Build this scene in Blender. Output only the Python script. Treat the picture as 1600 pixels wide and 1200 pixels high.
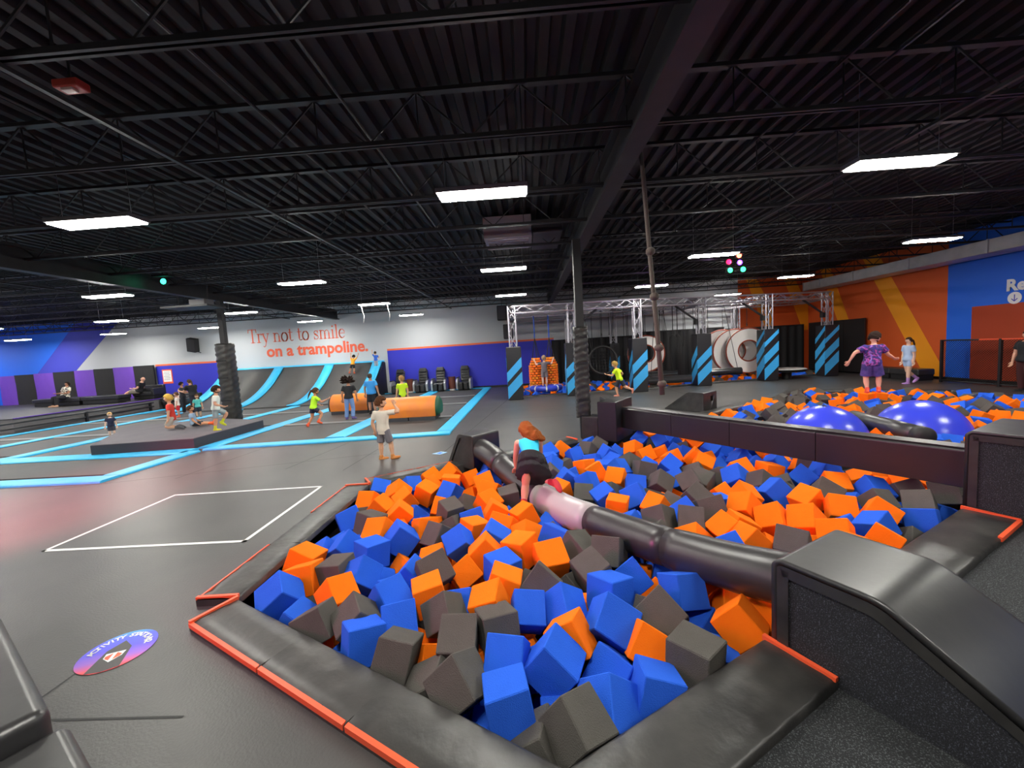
import bpy, math, random
import numpy as np
from mathutils import Vector, Matrix

for o in list(bpy.data.objects):
    bpy.data.objects.remove(o, do_unlink=True)
SC = bpy.context.scene
COL = SC.collection
rnd = random.Random(11)

# ------------------------------------------------------------------ camera, world, exposure
CAM_H = 2.1
cd = bpy.data.cameras.new('camera')
cd.sensor_width = 36.0
cd.lens = 632.0 / 1600.0 * 36.0
cd.clip_start = 0.05
cd.clip_end = 200
cam = bpy.data.objects.new('camera', cd)
COL.objects.link(cam)
RIGHT, DOWN, FWD = ((0.997632, 0.034201, -0.059663), (-0.056489, -0.087257, -0.994583), (-0.039222, 0.995599, -0.085118))
cam.matrix_world = Matrix(((RIGHT[0], -DOWN[0], -FWD[0], 0), (RIGHT[1], -DOWN[1], -FWD[1], 0),
                           (RIGHT[2], -DOWN[2], -FWD[2], CAM_H), (0, 0, 0, 1)))
SC.camera = cam
w = bpy.data.worlds.new('world'); SC.world = w
w.use_nodes = True
w.node_tree.nodes['Background'].inputs[0].default_value = (0.02, 0.02, 0.025, 1)
w.node_tree.nodes['Background'].inputs[1].default_value = 0.3
SC.view_settings.view_transform = 'Standard'
SC.view_settings.look = 'None'
SC.view_settings.gamma = 1
SC.view_settings.use_curve_mapping = False
SC.view_settings.exposure = 0.75
LAMP_POWER = 85.0

def spot(name, loc, target, color, power, angle, blend=0.6, size=0.08):
    l = bpy.data.lights.new(name, 'SPOT'); l.color = color; l.energy = power
    l.spot_size = math.radians(angle); l.spot_blend = blend; l.shadow_soft_size = size
    o = bpy.data.objects.new(name, l); COL.objects.link(o); o.location = loc
    o.rotation_euler = (Vector(target) - Vector(loc)).to_track_quat('-Z', 'Y').to_euler()
    return o
# party lamps hung from the ceiling out of frame on the left; their red and magenta pools show on the floor, roller and beam
spot('party_lamp_red_offscreen', (-9.0, -0.5, 4.5), (-8.3, 5.4, 0), (1.0, 0.03, 0.12), 11000, 40, 1.0)
spot('party_lamp_magenta_offscreen', (-9.2, -0.5, 4.5), (0.4, 5.0, 0.15), (1.0, 0.04, 0.36), 1300, 30, 0.9)
spot('party_lamp_violet_offscreen', (-8.8, -0.5, 4.5), (5.5, 8.0, 0.5), (0.8, 0.06, 0.5), 800, 30, 0.8)

# ------------------------------------------------------------------ materials
def lin(c):
    if isinstance(c, str):
        c = [int(c[i:i + 2], 16) / 255 for i in (0, 2, 4)]
        return tuple(x / 12.92 if x <= 0.04045 else ((x + 0.055) / 1.055) ** 2.4 for x in c)
    return tuple(c)
MATS = {}
def mat(name, col, rough=0.6, metal=0.0, bump=None, var=None, emit=0.0, spec=0.5, sheen=0.0, alpha=1.0):
    """bump=(noise scale, strength), var=(noise scale, amount, second colour)"""
    if name in MATS: return MATS[name]
    m = bpy.data.materials.new(name); m.use_nodes = True
    nt = m.node_tree; b = nt.nodes['Principled BSDF']; c = lin(col)
    b.inputs['Base Color'].default_value = (*c, 1)
    b.inputs['Roughness'].default_value = rough
    b.inputs['Metallic'].default_value = metal
    b.inputs['Specular IOR Level'].default_value = spec
    b.inputs['Sheen Weight'].default_value = sheen
    if alpha < 1: b.inputs['Alpha'].default_value = alpha
    if emit:
        b.inputs['Emission Color'].default_value = (*c, 1); b.inputs['Emission Strength'].default_value = emit
    if bump or var:
        tc = nt.nodes.new('ShaderNodeTexCoord')
    if var:
        n = nt.nodes.new('ShaderNodeTexNoise'); n.inputs['Scale'].default_value = var[0]; n.inputs['Detail'].default_value = 5
        nt.links.new(tc.outputs['Object'], n.inputs['Vector'])
        mr = nt.nodes.new('ShaderNodeMapRange'); mr.inputs[1].default_value = 0.35; mr.inputs[2].default_value = 0.7
        mr.inputs[4].default_value = var[1]
        nt.links.new(n.outputs['Fac'], mr.inputs[0])
        mx = nt.nodes.new('ShaderNodeMix'); mx.data_type = 'RGBA'
        mx.inputs[6].default_value = (*c, 1); mx.inputs[7].default_value = (*lin(var[2]), 1)
        nt.links.new(mr.outputs[0], mx.inputs[0]); nt.links.new(mx.outputs[2], b.inputs['Base Color'])
    if bump:
        n2 = nt.nodes.new('ShaderNodeTexNoise'); n2.inputs['Scale'].default_value = bump[0]; n2.inputs['Detail'].default_value = 4
        nt.links.new(tc.outputs['Object'], n2.inputs['Vector'])
        bp = nt.nodes.new('ShaderNodeBump'); bp.inputs['Strength'].default_value = bump[1]; bp.inputs['Distance'].default_value = 0.02
        nt.links.new(n2.outputs['Fac'], bp.inputs['Height']); nt.links.new(bp.outputs[0], b.inputs['Normal'])
    MATS[name] = m
    return m

def speckle(name, base, dot, scale, lo, rough):
    """woven or carpeted surface with fine light flecks"""
    m = mat(name, base, rough, bump=(220, 0.35)); nt = m.node_tree; b = nt.nodes['Principled BSDF']
    tc = nt.nodes.new('ShaderNodeTexCoord')
    n = nt.nodes.new('ShaderNodeTexNoise'); n.inputs['Scale'].default_value = scale; n.inputs['Detail'].default_value = 3
    nt.links.new(tc.outputs['Object'], n.inputs['Vector'])
    r = nt.nodes.new('ShaderNodeValToRGB')
    r.color_ramp.elements[0].position = lo; r.color_ramp.elements[0].color = (*lin(base), 1)
    r.color_ramp.elements[1].position = lo + 0.13; r.color_ramp.elements[1].color = (*lin(dot), 1)
    nt.links.new(n.outputs['Fac'], r.inputs[0]); nt.links.new(r.outputs[0], b.inputs['Base Color'])
    return m

M_FLOOR = mat('floor_vinyl', '434142', 0.43, bump=(60, 0.12), var=(1.3, 0.7, '4e4c4b'), spec=0.45)
M_CARPET = speckle('black_flecked_carpet', '202124', '56595c', 130, 0.53, 0.9)
M_VINYL = mat('black_vinyl', '262525', 0.40, bump=(9, 0.25), var=(5, 0.8, '3d3b39'), spec=0.55)
M_VINYL_SM = mat('smooth_black_vinyl', '2b2a2c', 0.36, bump=(5, 0.12), var=(6, 0.5, '373636'), spec=0.6)
M_SIDE = speckle('flecked_side_cloth', '1c1c22', '565864', 150, 0.55, 0.75)
M_ORANGE_TRIM = mat('orange_red_vinyl', 'ee5a33', 0.45)
M_CYAN = mat('cyan_pad_vinyl', '2fb4ea', 0.45, bump=(6, 0.1), var=(3, 0.4, '4cc4f2'))
M_BED = mat('trampoline_mesh', '3f3e3f', 0.6, bump=(200, 0.1), var=(1.2, 0.6, '4c4b4b'))
M_GREYPAD = mat('grey_pad_vinyl', '77787a', 0.5, bump=(6, 0.1))
M_PLATTOP = mat('grey_platform_carpet', '5d5960', 0.85, bump=(150, 0.2), var=(2, 0.5, '68646a'))
M_PLATSIDE = mat('dark_platform_side', '343138', 0.7, bump=(80, 0.2))
M_DECK = mat('black_painted_deck', '141216', 0.7, var=(6, 0.5, '1a181c'))
M_STEEL = mat('black_painted_steel', '1a181c', 0.5, var=(5, 0.6, '2a272c'))
M_WALL = mat('off_white_paint', 'b4b7bc', 0.75, bump=(30, 0.05))
M_BLUEP = mat('royal_blue_paint', '2b2fb8', 0.6)
M_NAVYP = mat('indigo_paint', '3b41b8', 0.65)
M_BRIGHTP = mat('bright_blue_paint', '1565e0', 0.6)
M_ORANGEP = mat('orange_paint', 'd2581f', 0.65)
M_AMBERP = mat('amber_paint', 'f29a12', 0.6)
M_RUSTP = mat('rust_orange_paint', 'a83a12', 0.65)
M_TRIMP = mat('coral_trim_paint', 'e2673f', 0.6)
M_CORAL = mat('coral_letter_paint', 'dd5a3a', 0.6)
M_WHITE = mat('white_paint', 'ececec', 0.6)
M_DARKWALL = mat('dark_wall', '17161a', 0.8)
M_FOAM_B = mat('blue_foam', '2a62da', 0.95, bump=(160, 0.35), var=(5, 0.35, '2358cc'), spec=0.15)
M_FOAM_O = mat('orange_foam', 'ff7a12', 0.95, bump=(160, 0.35), var=(5, 0.35, 'f76c0a'), spec=0.15)
M_FOAM_G = mat('charcoal_foam', '5a5753', 0.95, bump=(160, 0.45), var=(6, 0.4, '4b4845'), spec=0.15)
M_ALU = mat('aluminium_truss', 'b4b1ba', 0.42, 0.7)
M_PURPLE = mat('purple_vinyl', '6a3fb0', 0.5, bump=(5, 0.3))
M_BLACKCLOTH = mat('black_curtain_cloth', '1d1c1f', 0.8, bump=(20, 0.3))
M_NAVYV = mat('dark_post_vinyl', '1d1c21', 0.45, bump=(6, 0.15))
M_STRIPE = mat('sky_blue_stripe', '38a4e4', 0.5)
M_ROPE = mat('dark_rope', '57534a', 0.9, bump=(120, 0.6))
M_RUBBER = mat('black_rubber', '121113', 0.6)
M_BALL = mat('glossy_blue_ball', '3a4ae0', 0.27, bump=(14, 0.06), spec=0.6)
M_WHITEV = mat('white_vinyl', 'aaa6a6', 0.35, bump=(7, 0.06))
M_CHROME = mat('brushed_metal', 'a8a8ac', 0.3, 0.9)
M_BOLSTER = mat('orange_bolster_vinyl', 'ee8a2c', 0.5, var=(2.5, 0.8, 'e07a44'))
M_GREEN = mat('dark_green_vinyl', '1c5138', 0.5)
M_BROWN = mat('brown_wood', '5c2c20', 0.5, var=(8, 0.5, '6d3829'))
M_DUCT = mat('galvanised_duct', 'b2b2b6', 0.45, 0.2, var=(3, 0.6, '96969b'))

# ------------------------------------------------------------------ mesh building
class MB:
    def __init__(s): s.v = []; s.f = []; s.m = []
    def add(s, vs, fs, m=0):
        n = len(s.v); s.v += [tuple(p) for p in vs]
        for f in fs: s.f.append(tuple(n + i for i in f)); s.m.append(m)
        return s
    def box(s, c, d, rz=0.0, m=0, R=None):
        x, y, z = d[0] / 2, d[1] / 2, d[2] / 2
        if R is None: R = Matrix.Rotation(rz, 3, 'Z')
        vs = [R @ Vector((a * x, b * y, e * z)) + Vector(c) for e in (-1, 1) for a, b in ((-1, -1), (1, -1), (1, 1), (-1, 1))]
        return s.add(vs, [(3, 2, 1, 0), (4, 5, 6, 7), (0, 1, 5, 4), (1, 2, 6, 5), (2, 3, 7, 6), (3, 0, 4, 7)], m)
    def prism(s, poly, z0, z1, m=0):
        n = len(poly)
        a = sum(poly[i][0] * poly[(i + 1) % n][1] - poly[(i + 1) % n][0] * poly[i][1] for i in range(n))
        if a < 0: poly = list(poly)[::-1]
        vs = [(p[0], p[1], z0) for p in poly] + [(p[0], p[1], z1) for p in poly]
        return s.add(vs, [tuple(range(n))[::-1], tuple(range(n, 2 * n))] + [(i, (i + 1) % n, n + (i + 1) % n, n + i) for i in range(n)], m)
    def sweep(s, poly, o, a, b, d, l0, l1, m=0):
        """polygon in the plane (a, b) through o, extruded along d from l0 to l1"""
        o, a, b, d = Vector(o), Vector(a), Vector(b), Vector(d); n = len(poly)
        vs = [o + a * p[0] + b * p[1] + d * l for l in (l0, l1) for p in poly]
        return s.add(vs, [tuple(range(n))[::-1], tuple(range(n, 2 * n))] + [(i, (i + 1) % n, n + (i + 1) % n, n + i) for i in range(n)], m)
    def tube(s, pts, r, n=8, m=0, cap=True, squash=None):
        pts = [Vector(p) for p in pts]; k = len(pts)
        rs = list(r) if isinstance(r, (list, tuple)) else [r] * k
        t0 = (pts[1] - pts[0]).normalized()
        u = t0.orthogonal().normalized(); vs = []
        for i in range(k):
            t = (pts[min(i + 1, k - 1)] - pts[max(i - 1, 0)]).normalized()
            u = (u - t * u.dot(t))
            u = u.normalized() if u.length > 1e-6 else t.orthogonal().normalized()
            w = t.cross(u)
            for j in range(n):
                a = 2 * math.pi * j / n
                vs.append(pts[i] + (u * math.cos(a) + w * math.sin(a)) * rs[i])
        fs = [(i * n + j, i * n + (j + 1) % n, (i + 1) * n + (j + 1) % n, (i + 1) * n + j) for i in range(k - 1) for j in range(n)]
        if cap: fs += [tuple(range(n))[::-1], tuple((k - 1) * n + j for j in range(n))]
        return s.add(vs, fs, m)
    def ball(s, c, r, n=14, k=9, m=0, R=None, fn=None):
        if not isinstance(r, (list, tuple)): r = (r, r, r)
        c = Vector(c); vs = []
        for i in range(1, k):
            t = math.pi * i / k
            for j in range(n):
                a = 2 * math.pi * j / n
                d = Vector((math.sin(t) * math.cos(a), math.sin(t) * math.sin(a), math.cos(t)))
                f = fn(d) if fn else 1.0
                p = Vector((d.x * r[0], d.y * r[1], d.z * r[2])) * f
                vs.append(c + (R @ p if R else p))
        for e in (1, -1):
            f = fn(Vector((0, 0, e))) if fn else 1.0
            p = Vector((0, 0, e * r[2])) * f; vs.append(c + (R @ p if R else p))
        T, B = (k - 1) * n, (k - 1) * n + 1
        fs = [(i * n + j, (i + 1) * n + j, (i + 1) * n + (j + 1) % n, i * n + (j + 1) % n) for i in range(k - 2) for j in range(n)]
        fs += [(T, j, (j + 1) % n) for j in range(n)] + [(B, (k - 2) * n + (j + 1) % n, (k - 2) * n + j) for j in range(n)]
        return s.add(vs, fs, m)
    def loft(s, rings, m=0, cap=True, closed=True):
        k, n = len(rings), len(rings[0]); e = n if closed else n - 1
        fs = [(i * n + j, i * n + (j + 1) % n, (i + 1) * n + (j + 1) % n, (i + 1) * n + j) for i in range(k - 1) for j in range(e)]
        if cap and closed: fs += [tuple(range(n))[::-1], tuple((k - 1) * n + j for j in range(n))]
        return s.add([p for r in rings for p in r], fs, m)
    def mesh(s, name, mats, smooth=False):
        me = bpy.data.meshes.new(name); me.from_pydata(s.v, [], s.f)
        for x in (mats if isinstance(mats, (list, tuple)) else [mats]): me.materials.append(x)
        me.polygons.foreach_set('material_index', s.m)
        if smooth: me.polygons.foreach_set('use_smooth', [True] * len(s.f))
        me.update()
        return me
    def obj(s, name, mats, parent=None, smooth=False, bevel=0.0, seg=2):
        o = link(bpy.data.objects.new(name, s.mesh(name, mats, smooth)), parent)
        if bevel:
            b = o.modifiers.new('bevel', 'BEVEL'); b.width = bevel; b.segments = seg; b.limit_method = 'ANGLE'
            b.angle_limit = math.radians(40)
        if smooth == 'auto' or (bevel and seg > 1):
            o.data.polygons.foreach_set('use_smooth', [True] * len(s.f))
            w = o.modifiers.new('normals', 'WEIGHTED_NORMAL')
        return o

def link(o, parent=None):
    COL.objects.link(o)
    if parent is not None: o.parent = parent
    return o
def tag(o, label=None, cat=None, group=None, kind=None):
    if label: o['label'] = label
    if cat: o['category'] = cat
    if group: o['group'] = group
    if kind: o['kind'] = kind
    return o
def struct(o): o['kind'] = 'structure'; return o
def thing(name, label, cat, loc=(0, 0, 0), rz=0.0, group=None):
    o = link(bpy.data.objects.new(name, None)); o.empty_display_size = 0.1
    o.location = loc; o.rotation_euler = (0, 0, rz)
    return tag(o, label, cat, group)
def dup(root, loc=None, rz=None, label=None, parent=None):
    c = root.copy(); COL.objects.link(c)
    if parent is not None: c.parent = parent
    if loc is not None: c.location = loc
    if rz is not None: c.rotation_euler = (0, 0, rz)
    if label: c['label'] = label
    for ch in list(root.children): dup(ch, parent=c)
    return c
def smoothstep(a, b, x):
    t = min(1, max(0, (x - a) / (b - a))); return t * t * (3 - 2 * t)

# ------------------------------------------------------------------ the hall: floor with two pit openings
XL, XR, YN, YB, ZC = -34.0, 15.7, -5.0, 23.2, 5.3
PIT = [(-2.66, 3.3), (0.08, 1.8), (2.36, 3.14), (4.7, 4.5), (12.85, 9.3), (12.85, 12.7), (9.6, 14.5), (5.1, 11.1), (1.4, 8.95), (-2.66, 6.3)]
NPIT = [(-0.75, 17.3), (1.9, 17.5), (4.9, 17.68), (7.9, 18.58), (11.0, 19.08), (14.3, 19.8), (14.9, 21.85), (-0.75, 21.85)]
import bmesh
def holed(outer, holes, z):
    bm = bmesh.new(); es = []
    for loop in [outer] + holes:
        vs = [bm.verts.new((x, y, z)) for x, y in loop]
        es += [bm.edges.new((vs[i], vs[(i + 1) % len(vs)])) for i in range(len(vs))]
    bmesh.ops.triangle_fill(bm, use_beauty=True, use_dissolve=False, edges=es)
    def inside(p, poly):
        r = False; n = len(poly)
        for i in range(n):
            (x1, y1), (x2, y2) = poly[i], poly[(i + 1) % n]
            if (y1 > p.y) != (y2 > p.y) and p.x < (x2 - x1) * (p.y - y1) / (y2 - y1) + x1: r = not r
        return r
    bad = [f for f in bm.faces if any(inside(f.calc_center_median(), h) for h in holes)]
    bmesh.ops.delete(bm, geom=bad, context='FACES_ONLY')
    for f in bm.faces:
        if f.normal.z < 0: f.normal_flip()
    me = bpy.data.meshes.new('floor'); bm.to_mesh(me); bm.free(); return me
fm = holed([(XL, YN), (XR, YN), (XR, YB), (XL, YB)], [PIT, NPIT], 0.0); fm.materials.append(M_FLOOR)
floor = struct(link(bpy.data.objects.new('floor', fm)))
mb = MB()
for a, b in (((-7.5, 2.2), (-2.2, 2.2)), ((-9, 7.1), (-3.4, 8.6)), ((-3.6, 7.4), (-3.4, 11.5)), ((-1.9, 8.2), (-0.9, 16.8)), ((-0.9, 12.2), (3.2, 12.2)),
             ((6, 14.8), (6, 17.4)), ((9.8, 15.5), (15, 15.5)), ((-4.9, 7.7), (-4.6, 9.9)), ((-6.9, 7.4), (-6.7, 10)), ((-3.4, -1), (-3.3, 3.0)), ((3.3, 12.2), (3.4, 17.2))):
    a, b = Vector((*a, 0)), Vector((*b, 0)); d = (b - a).normalized(); n = Vector((-d.y, d.x, 0)) * 0.008
    mb.add([a - n + Vector((0, 0, .002)), b - n + Vector((0, 0, .002)), b + n + Vector((0, 0, .002)), a + n + Vector((0, 0, .002))], [(0, 1, 2, 3)])
mb.obj('floor_seam', M_RUBBER, floor)
# flecked carpet beside the near right rim
mb = MB(); mb.prism([(0.55, -3), (0.55, 1.68), (5.4, 4.5), (15.6, 10.4), (15.6, -3)], -0.02, 0.006)
struct(mb.obj('floor_carpet', M_CARPET))
def pit_shell(poly, depth, nm):
    mb = MB(); n = len(poly)
    for i in range(n):
        a, b = poly[i], poly[(i + 1) % n]
        mb.add([(*a, 0), (*b, 0), (*b, -depth), (*a, -depth)], [(0, 1, 2, 3)])
    mb.add([(*p, -depth) for p in poly], [tuple(range(n))])
    struct(mb.obj(nm, M_RUBBER))
pit_shell(PIT, 1.0, 'floor_pit'); pit_shell(NPIT, 0.8, 'floor_obstacle_pit')

# walls
def slab(name, c, d, m, parent=None): return MB().box(c, d).obj(name, m, parent)
wall_back = struct(slab('wall_back', ((XL + XR) / 2, YB + 0.1, ZC / 2), (XR - XL + 0.4, 0.2, ZC), M_WALL))
wall_right = struct(slab('wall_right', (XR + 0.1, (YN + YB) / 2, ZC / 2), (0.2, YB - YN, ZC), M_ORANGEP))
wall_left = struct(slab('wall_left', (XL - 0.1, (YN + YB) / 2, ZC / 2), (0.2, YB - YN, ZC), M_NAVYP))
wall_near = struct(slab('wall_near', ((XL + XR) / 2, YN - 0.1, ZC / 2), (XR - XL + 0.4, 0.2, ZC), M_DARKWALL))
def paint_back(name, poly, m, t=0.006, parent=wall_back):
    mb = MB(); mb.sweep(poly, (0, YB, 0), (1, 0, 0), (0, 0, 1), (0, -1, 0), 0, t); o = mb.obj(name, m, parent); return o
def paint_right(name, poly, m, t=0.006):
    mb = MB(); mb.sweep(poly, (XR, 0, 0), (0, 1, 0), (0, 0, 1), (-1, 0, 0), 0, t); return mb.obj(name, m, wall_right)
paint_back('painted_panel', [(-8.0, 0), (1.6, 0), (1.6, 2.52), (-8.0, 2.45)], M_BLUEP, 0.02)
paint_back('painted_panel', [(-21.9, 0), (-17.25, 0), (-17.25, 2.36), (-21.9, 2.36)], M_BLUEP, 0.02)
paint_back('trim_strip', [(-8.0, 2.45), (1.6, 2.52), (1.6, 2.62), (-8.0, 2.55)], M_TRIMP, 0.03)
paint_back('trim_strip', [(-21.9, 2.36), (-17.25, 2.36), (-17.25, 2.46), (-21.9, 2.46)], M_TRIMP, 0.03)
paint_back('painted_panel', [(XL, 0), (-29.2, 0), (-26.7, 2.5), (-23.6, 5.3), (XL, 5.3)], M_NAVYP, 0.006)
paint_back('painted_panel', [(XL, 0), (-31.6, 0), (-29.3, 2.3), (-26.3, 5.3), (XL, 5.3)], M_BRIGHTP, 0.012)
paint_back('painted_panel', [(11.9, 0), (XR, 0), (XR, ZC), (11.9, ZC)], M_ORANGEP, 0.006)
for x0 in (12.3, 14.3):
    paint_back('painted_band', [(x0, ZC), (x0 + 0.55, ZC), (x0 + 1.5, 3.3), (x0 + 1.5, 2.2), (x0 + 1.1, 2.2)], M_AMBERP, 0.012)
paint_right('painted_band', [(19.6, 5.3), (18.75, 5.3), (15.95, 0.6), (15.95, 0), (16.5, 0)], M_AMBERP)
paint_right('painted_band', [(22.3, 5.3), (21.6, 5.3), (20.2, 2.2), (20.9, 2.2)], M_AMBERP)
paint_right('painted_panel', [(YN, 0), (15.75, 0), (15.75, ZC), (YN, ZC)], M_BRIGHTP, 0.012)
paint_right('painted_panel', [(6.0, 0), (14.9, 0), (14.9, 2.62), (6.0, 2.62)], M_RUSTP, 0.022)
for nm, c, d in (('baseboard_right', (XR - 0.03, 17.5, 0.05), (0.06, 11.0, 0.1)), ('baseboard_back', (-3.2, YB - 0.04, 0.05), (9.6, 0.05, 0.1))):
    struct(slab(nm, c, d, M_RUBBER))

# lettering -------------------------------------------------------
def text_obj(name, body, size, m, Rm, loc, bold=0.0, parent=None, align='LEFT', depth=0.006, sx=1.0):
    cu = bpy.data.curves.new(name, 'FONT'); cu.body = body; cu.size = size; cu.offset = bold; cu.extrude = depth; cu.align_x = align; cu.resolution_u = 3
    t = bpy.data.objects.new(name, cu); COL.objects.link(t); bpy.context.view_layer.update()
    me = bpy.data.meshes.new_from_object(t.evaluated_get(bpy.context.evaluated_depsgraph_get()))
    bpy.data.objects.remove(t, do_unlink=True)
    me.transform(Matrix.Diagonal((sx, 1, 1, 1)))
    me.materials.clear(); me.materials.append(m)
    o = link(bpy.data.objects.new(name, me), parent)
    o.matrix_local = Matrix.Translation(loc) @ Rm
    return o
FACE_BACK = Matrix.Rotation(math.pi / 2, 4, 'X')
FACE_RIGHT = Matrix.Rotation(-math.pi / 2, 4, 'Z') @ Matrix.Rotation(math.pi / 2, 4, 'X')
t = text_obj('wall_slogan_line', 'on a trampoline.', 1.0, M_CORAL, FACE_BACK, (0, 0, 0), 0.028, wall_back)
dx = t.dimensions.x if t.dimensions.x > 0 else 7
xs = [v.co.x for v in t.data.vertices]; wd = max(xs) - min(xs)
t.data.transform(Matrix.Diagonal((6.0 / wd, 0.92, 1, 1)))
t.matrix_local = Matrix.Translation((-15.12, YB - 0.012, 2.52)) @ FACE_BACK
# first line of the slogan: thin serif letters drawn as strokes
def serif_line(word, x0, z0, xh, adv_total, m):
    """strokes in units of the x-height: (points, width)"""
    th, tn = 0.16, 0.07
    def arc(cx, cz, rx, rz, a0, a1, n=9): return [(cx + rx * math.cos(math.radians(a0 + (a1 - a0) * i / n)), cz + rz * math.sin(math.radians(a0 + (a1 - a0) * i / n))) for i in range(n + 1)]
    G = {
     'T': (1.15, [([(.55, 0), (.55, 1.5)], th), ([(0, 1.47), (1.1, 1.47)], tn), ([(.03, 1.47), (0, 1.15)], tn), ([(1.07, 1.47), (1.1, 1.15)], tn), ([(.3, .03), (.8, .03)], tn)]),
     'r': (.72, [([(.22, 0), (.22, .97)], th), ([(.02, .95), (.22, .95)], tn), ([(0, .03), (.46, .03)], tn), (arc(.5, .68, .28, .28, 170, 60), tn), ([(.6, .86), (.64, .92)], .17)]),
     'y': (.98, [([(.12, .97), (.5, .05)], th), ([(.86, .97), (.36, -.42), (.2, -.5), (.08, -.44)], tn), ([(0, .95), (.34, .95)], tn), ([(.66, .95), (.96, .95)], tn)]),
     'n': (1.1, [([(.2, 0), (.2, .97)], th), ([(.8, 0), (.8, .62)], th), (arc(.5, .62, .3, .33, 170, 0), tn), ([(.02, .95), (.2, .95)], tn), ([(0, .03), (.4, .03)], tn), ([(.6, .03), (1.0, .03)], tn)]),
     'o': (.98, [(arc(.45, .48, .36, .48, 60, 300), tn), (arc(.45, .48, .4, .48, 110, 250), th), (arc(.45, .48, .4, .48, -70, 70), th), (arc(.45, .48, .36, .48, 0, 360, 16), tn)]),
     't': (.68, [([(.25, .25), (.25, 1.3)], th), (arc(.45, .22, .2, .2, 180, 320), tn), ([(.02, .95), (.56, .95)], tn)]),
     's': (.8, [(arc(.36, .71, .24, .23, 20, 250), tn), ([(.2, .62), (.54, .38)], th), (arc(.36, .25, .27, .24, 60, -150), tn), ([(.1, .02), (.1, .3)], tn), ([(.6, .68), (.6, .94)], tn)]),
     'm': (1.62, [([(.2, 0), (.2, .97)], th), ([(.76, 0), (.76, .64)], th), ([(1.32, 0), (1.32, .64)], th), (arc(.48, .62, .28, .33, 170, 0), tn), (arc(1.04, .62, .28, .33, 170, 0), tn),
             ([(.02, .95), (.2, .95)], tn), ([(0, .03), (.4, .03)], tn), ([(.58, .03), (.94, .03)], tn), ([(1.14, .03), (1.52, .03)], tn)]),
     'i': (.52, [([(.22, 0), (.22, .97)], th), ([(.04, .95), (.22, .95)], tn), ([(.02, .03), (.44, .03)], tn), ([(.16, 1.33), (.3, 1.33)], .17)]),
     'l': (.52, [([(.22, 0), (.22, 1.5)], th), ([(.04, 1.47), (.22, 1.47)], tn), ([(.02, .03), (.44, .03)], tn)]),
     'e': (.92, [(arc(.44, .48, .37, .48, 20, 320, 12), tn), (arc(.44, .48, .37, .48, 110, 260), th), ([(.08, .52), (.8, .52)], tn)]),
     ' ': (.55, [])}
    tot = sum(G[c][0] for c in word); k = adv_total / tot; x = 0.0; mb = MB()
    for c in word:
        w, st = G[c]
        for pts, wid in st:
            for (ax, az), (bx, bz) in zip(pts[:-1], pts[1:]):
                a, b = Vector((x + ax, az)), Vector((x + bx, bz)); d = (b - a); d = d.normalized() if d.length > 1e-6 else Vector((1, 0))
                n = Vector((-d.y, d.x)) * wid / 2; e = d * 0.03; q = [a - n - e, b - n + e, b + n + e, a + n - e]
                mb.sweep([(p.x * k, p.y * xh) for p in q], (x0, YB, z0), (1, 0, 0), (0, 0, 1), (0, -1, 0), 0, 0.012)
        x += w
    return mb.obj('wall_slogan_line', m, wall_back)
serif_line('Try not to smile', -16.1, 3.36, 0.52, 5.75, M_CORAL)
text_obj('wall_sign_text', 'Re', 0.50, M_WHITE, FACE_RIGHT, (XR - 0.03, 13.9, 3.03), 0.02, wall_right)
mb = MB(); cy_, cz_ = 13.66, 2.78
mb.sweep([(0.19 * math.cos(i * math.pi / 14), 0.19 * math.sin(i * math.pi / 14)) for i in range(28)], (XR - 0.022, cy_, cz_), (0, -1, 0), (0, 0, 1), (-1, 0, 0), 0, 0.008)
disc = mb.obj('sign_disc', M_WHITE, wall_right)
mb = MB()
for a, b in (((0, .11), (0, -.1)), ((0, -.1), (-.08, -.02)), ((0, -.1), (.08, -.02))):
    a, b = Vector(a), Vector(b); d = (b - a).normalized(); n = Vector((-d.y, d.x)) * 0.012
    mb.sweep([tuple(a - n), tuple(b - n), tuple(b + n), tuple(a + n)], (XR - 0.03, cy_, cz_), (0, -1, 0), (0, 0, 1), (-1, 0, 0), 0, 0.004)
mb.obj('arrow_mark', M_NAVYP, wall_right)

# ------------------------------------------------------------------ ceiling: ribbed deck, bar joists, girder
mb = MB(); pitch = 0.26; x = XL; prof = []
while x < XR:
    prof += [(x, ZC), (x + 0.10, ZC), (x + 0.13, ZC + 0.09), (x + 0.23, ZC + 0.09)]; x += pitch
mb.loft([[(p[0], YN, p[1]) for p in prof], [(p[0], YB + 0.1, p[1]) for p in prof]], closed=False)
mb.add([(XL, YN, ZC + 0.2), (XR, YN, ZC + 0.2), (XR, YB + .1, ZC + 0.2), (XL, YB + .1, ZC + 0.2)], [(0, 1, 2, 3)])
ceiling = struct(mb.obj('ceiling', M_DECK))
JB, JT = 4.66, 5.22
def joist_mesh():
    mb = MB(); L0, L1 = XL, XR
    mb.box(((L0 + L1) / 2, 0, JT), (L1 - L0, 0.09, 0.045)); mb.box(((L0 + L1) / 2, -0.03, JB), (L1 - L0, 0.03, 0.05)); mb.box(((L0 + L1) / 2, 0.03, JB), (L1 - L0, 0.03, 0.05))
    x = L0; up = True
    while x < L1 - 0.6:
        mb.tube([(x, 0, JB if up else JT), (x + 0.62, 0, JT if up else JB)], 0.013, 4, cap=False)
        if up: mb.tube([(x + 0.62, 0, JB), (x + 0.62, 0, JT)], 0.010, 4, cap=False)
        x += 0.62; up = not up
    return mb.mesh('joist', M_STEEL)
jm = joist_mesh()
y = 1.55
while y < 23:
    j = link(bpy.data.objects.new('joist', jm), ceiling); j.location = (0, y, 0); y += 1.76
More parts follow.
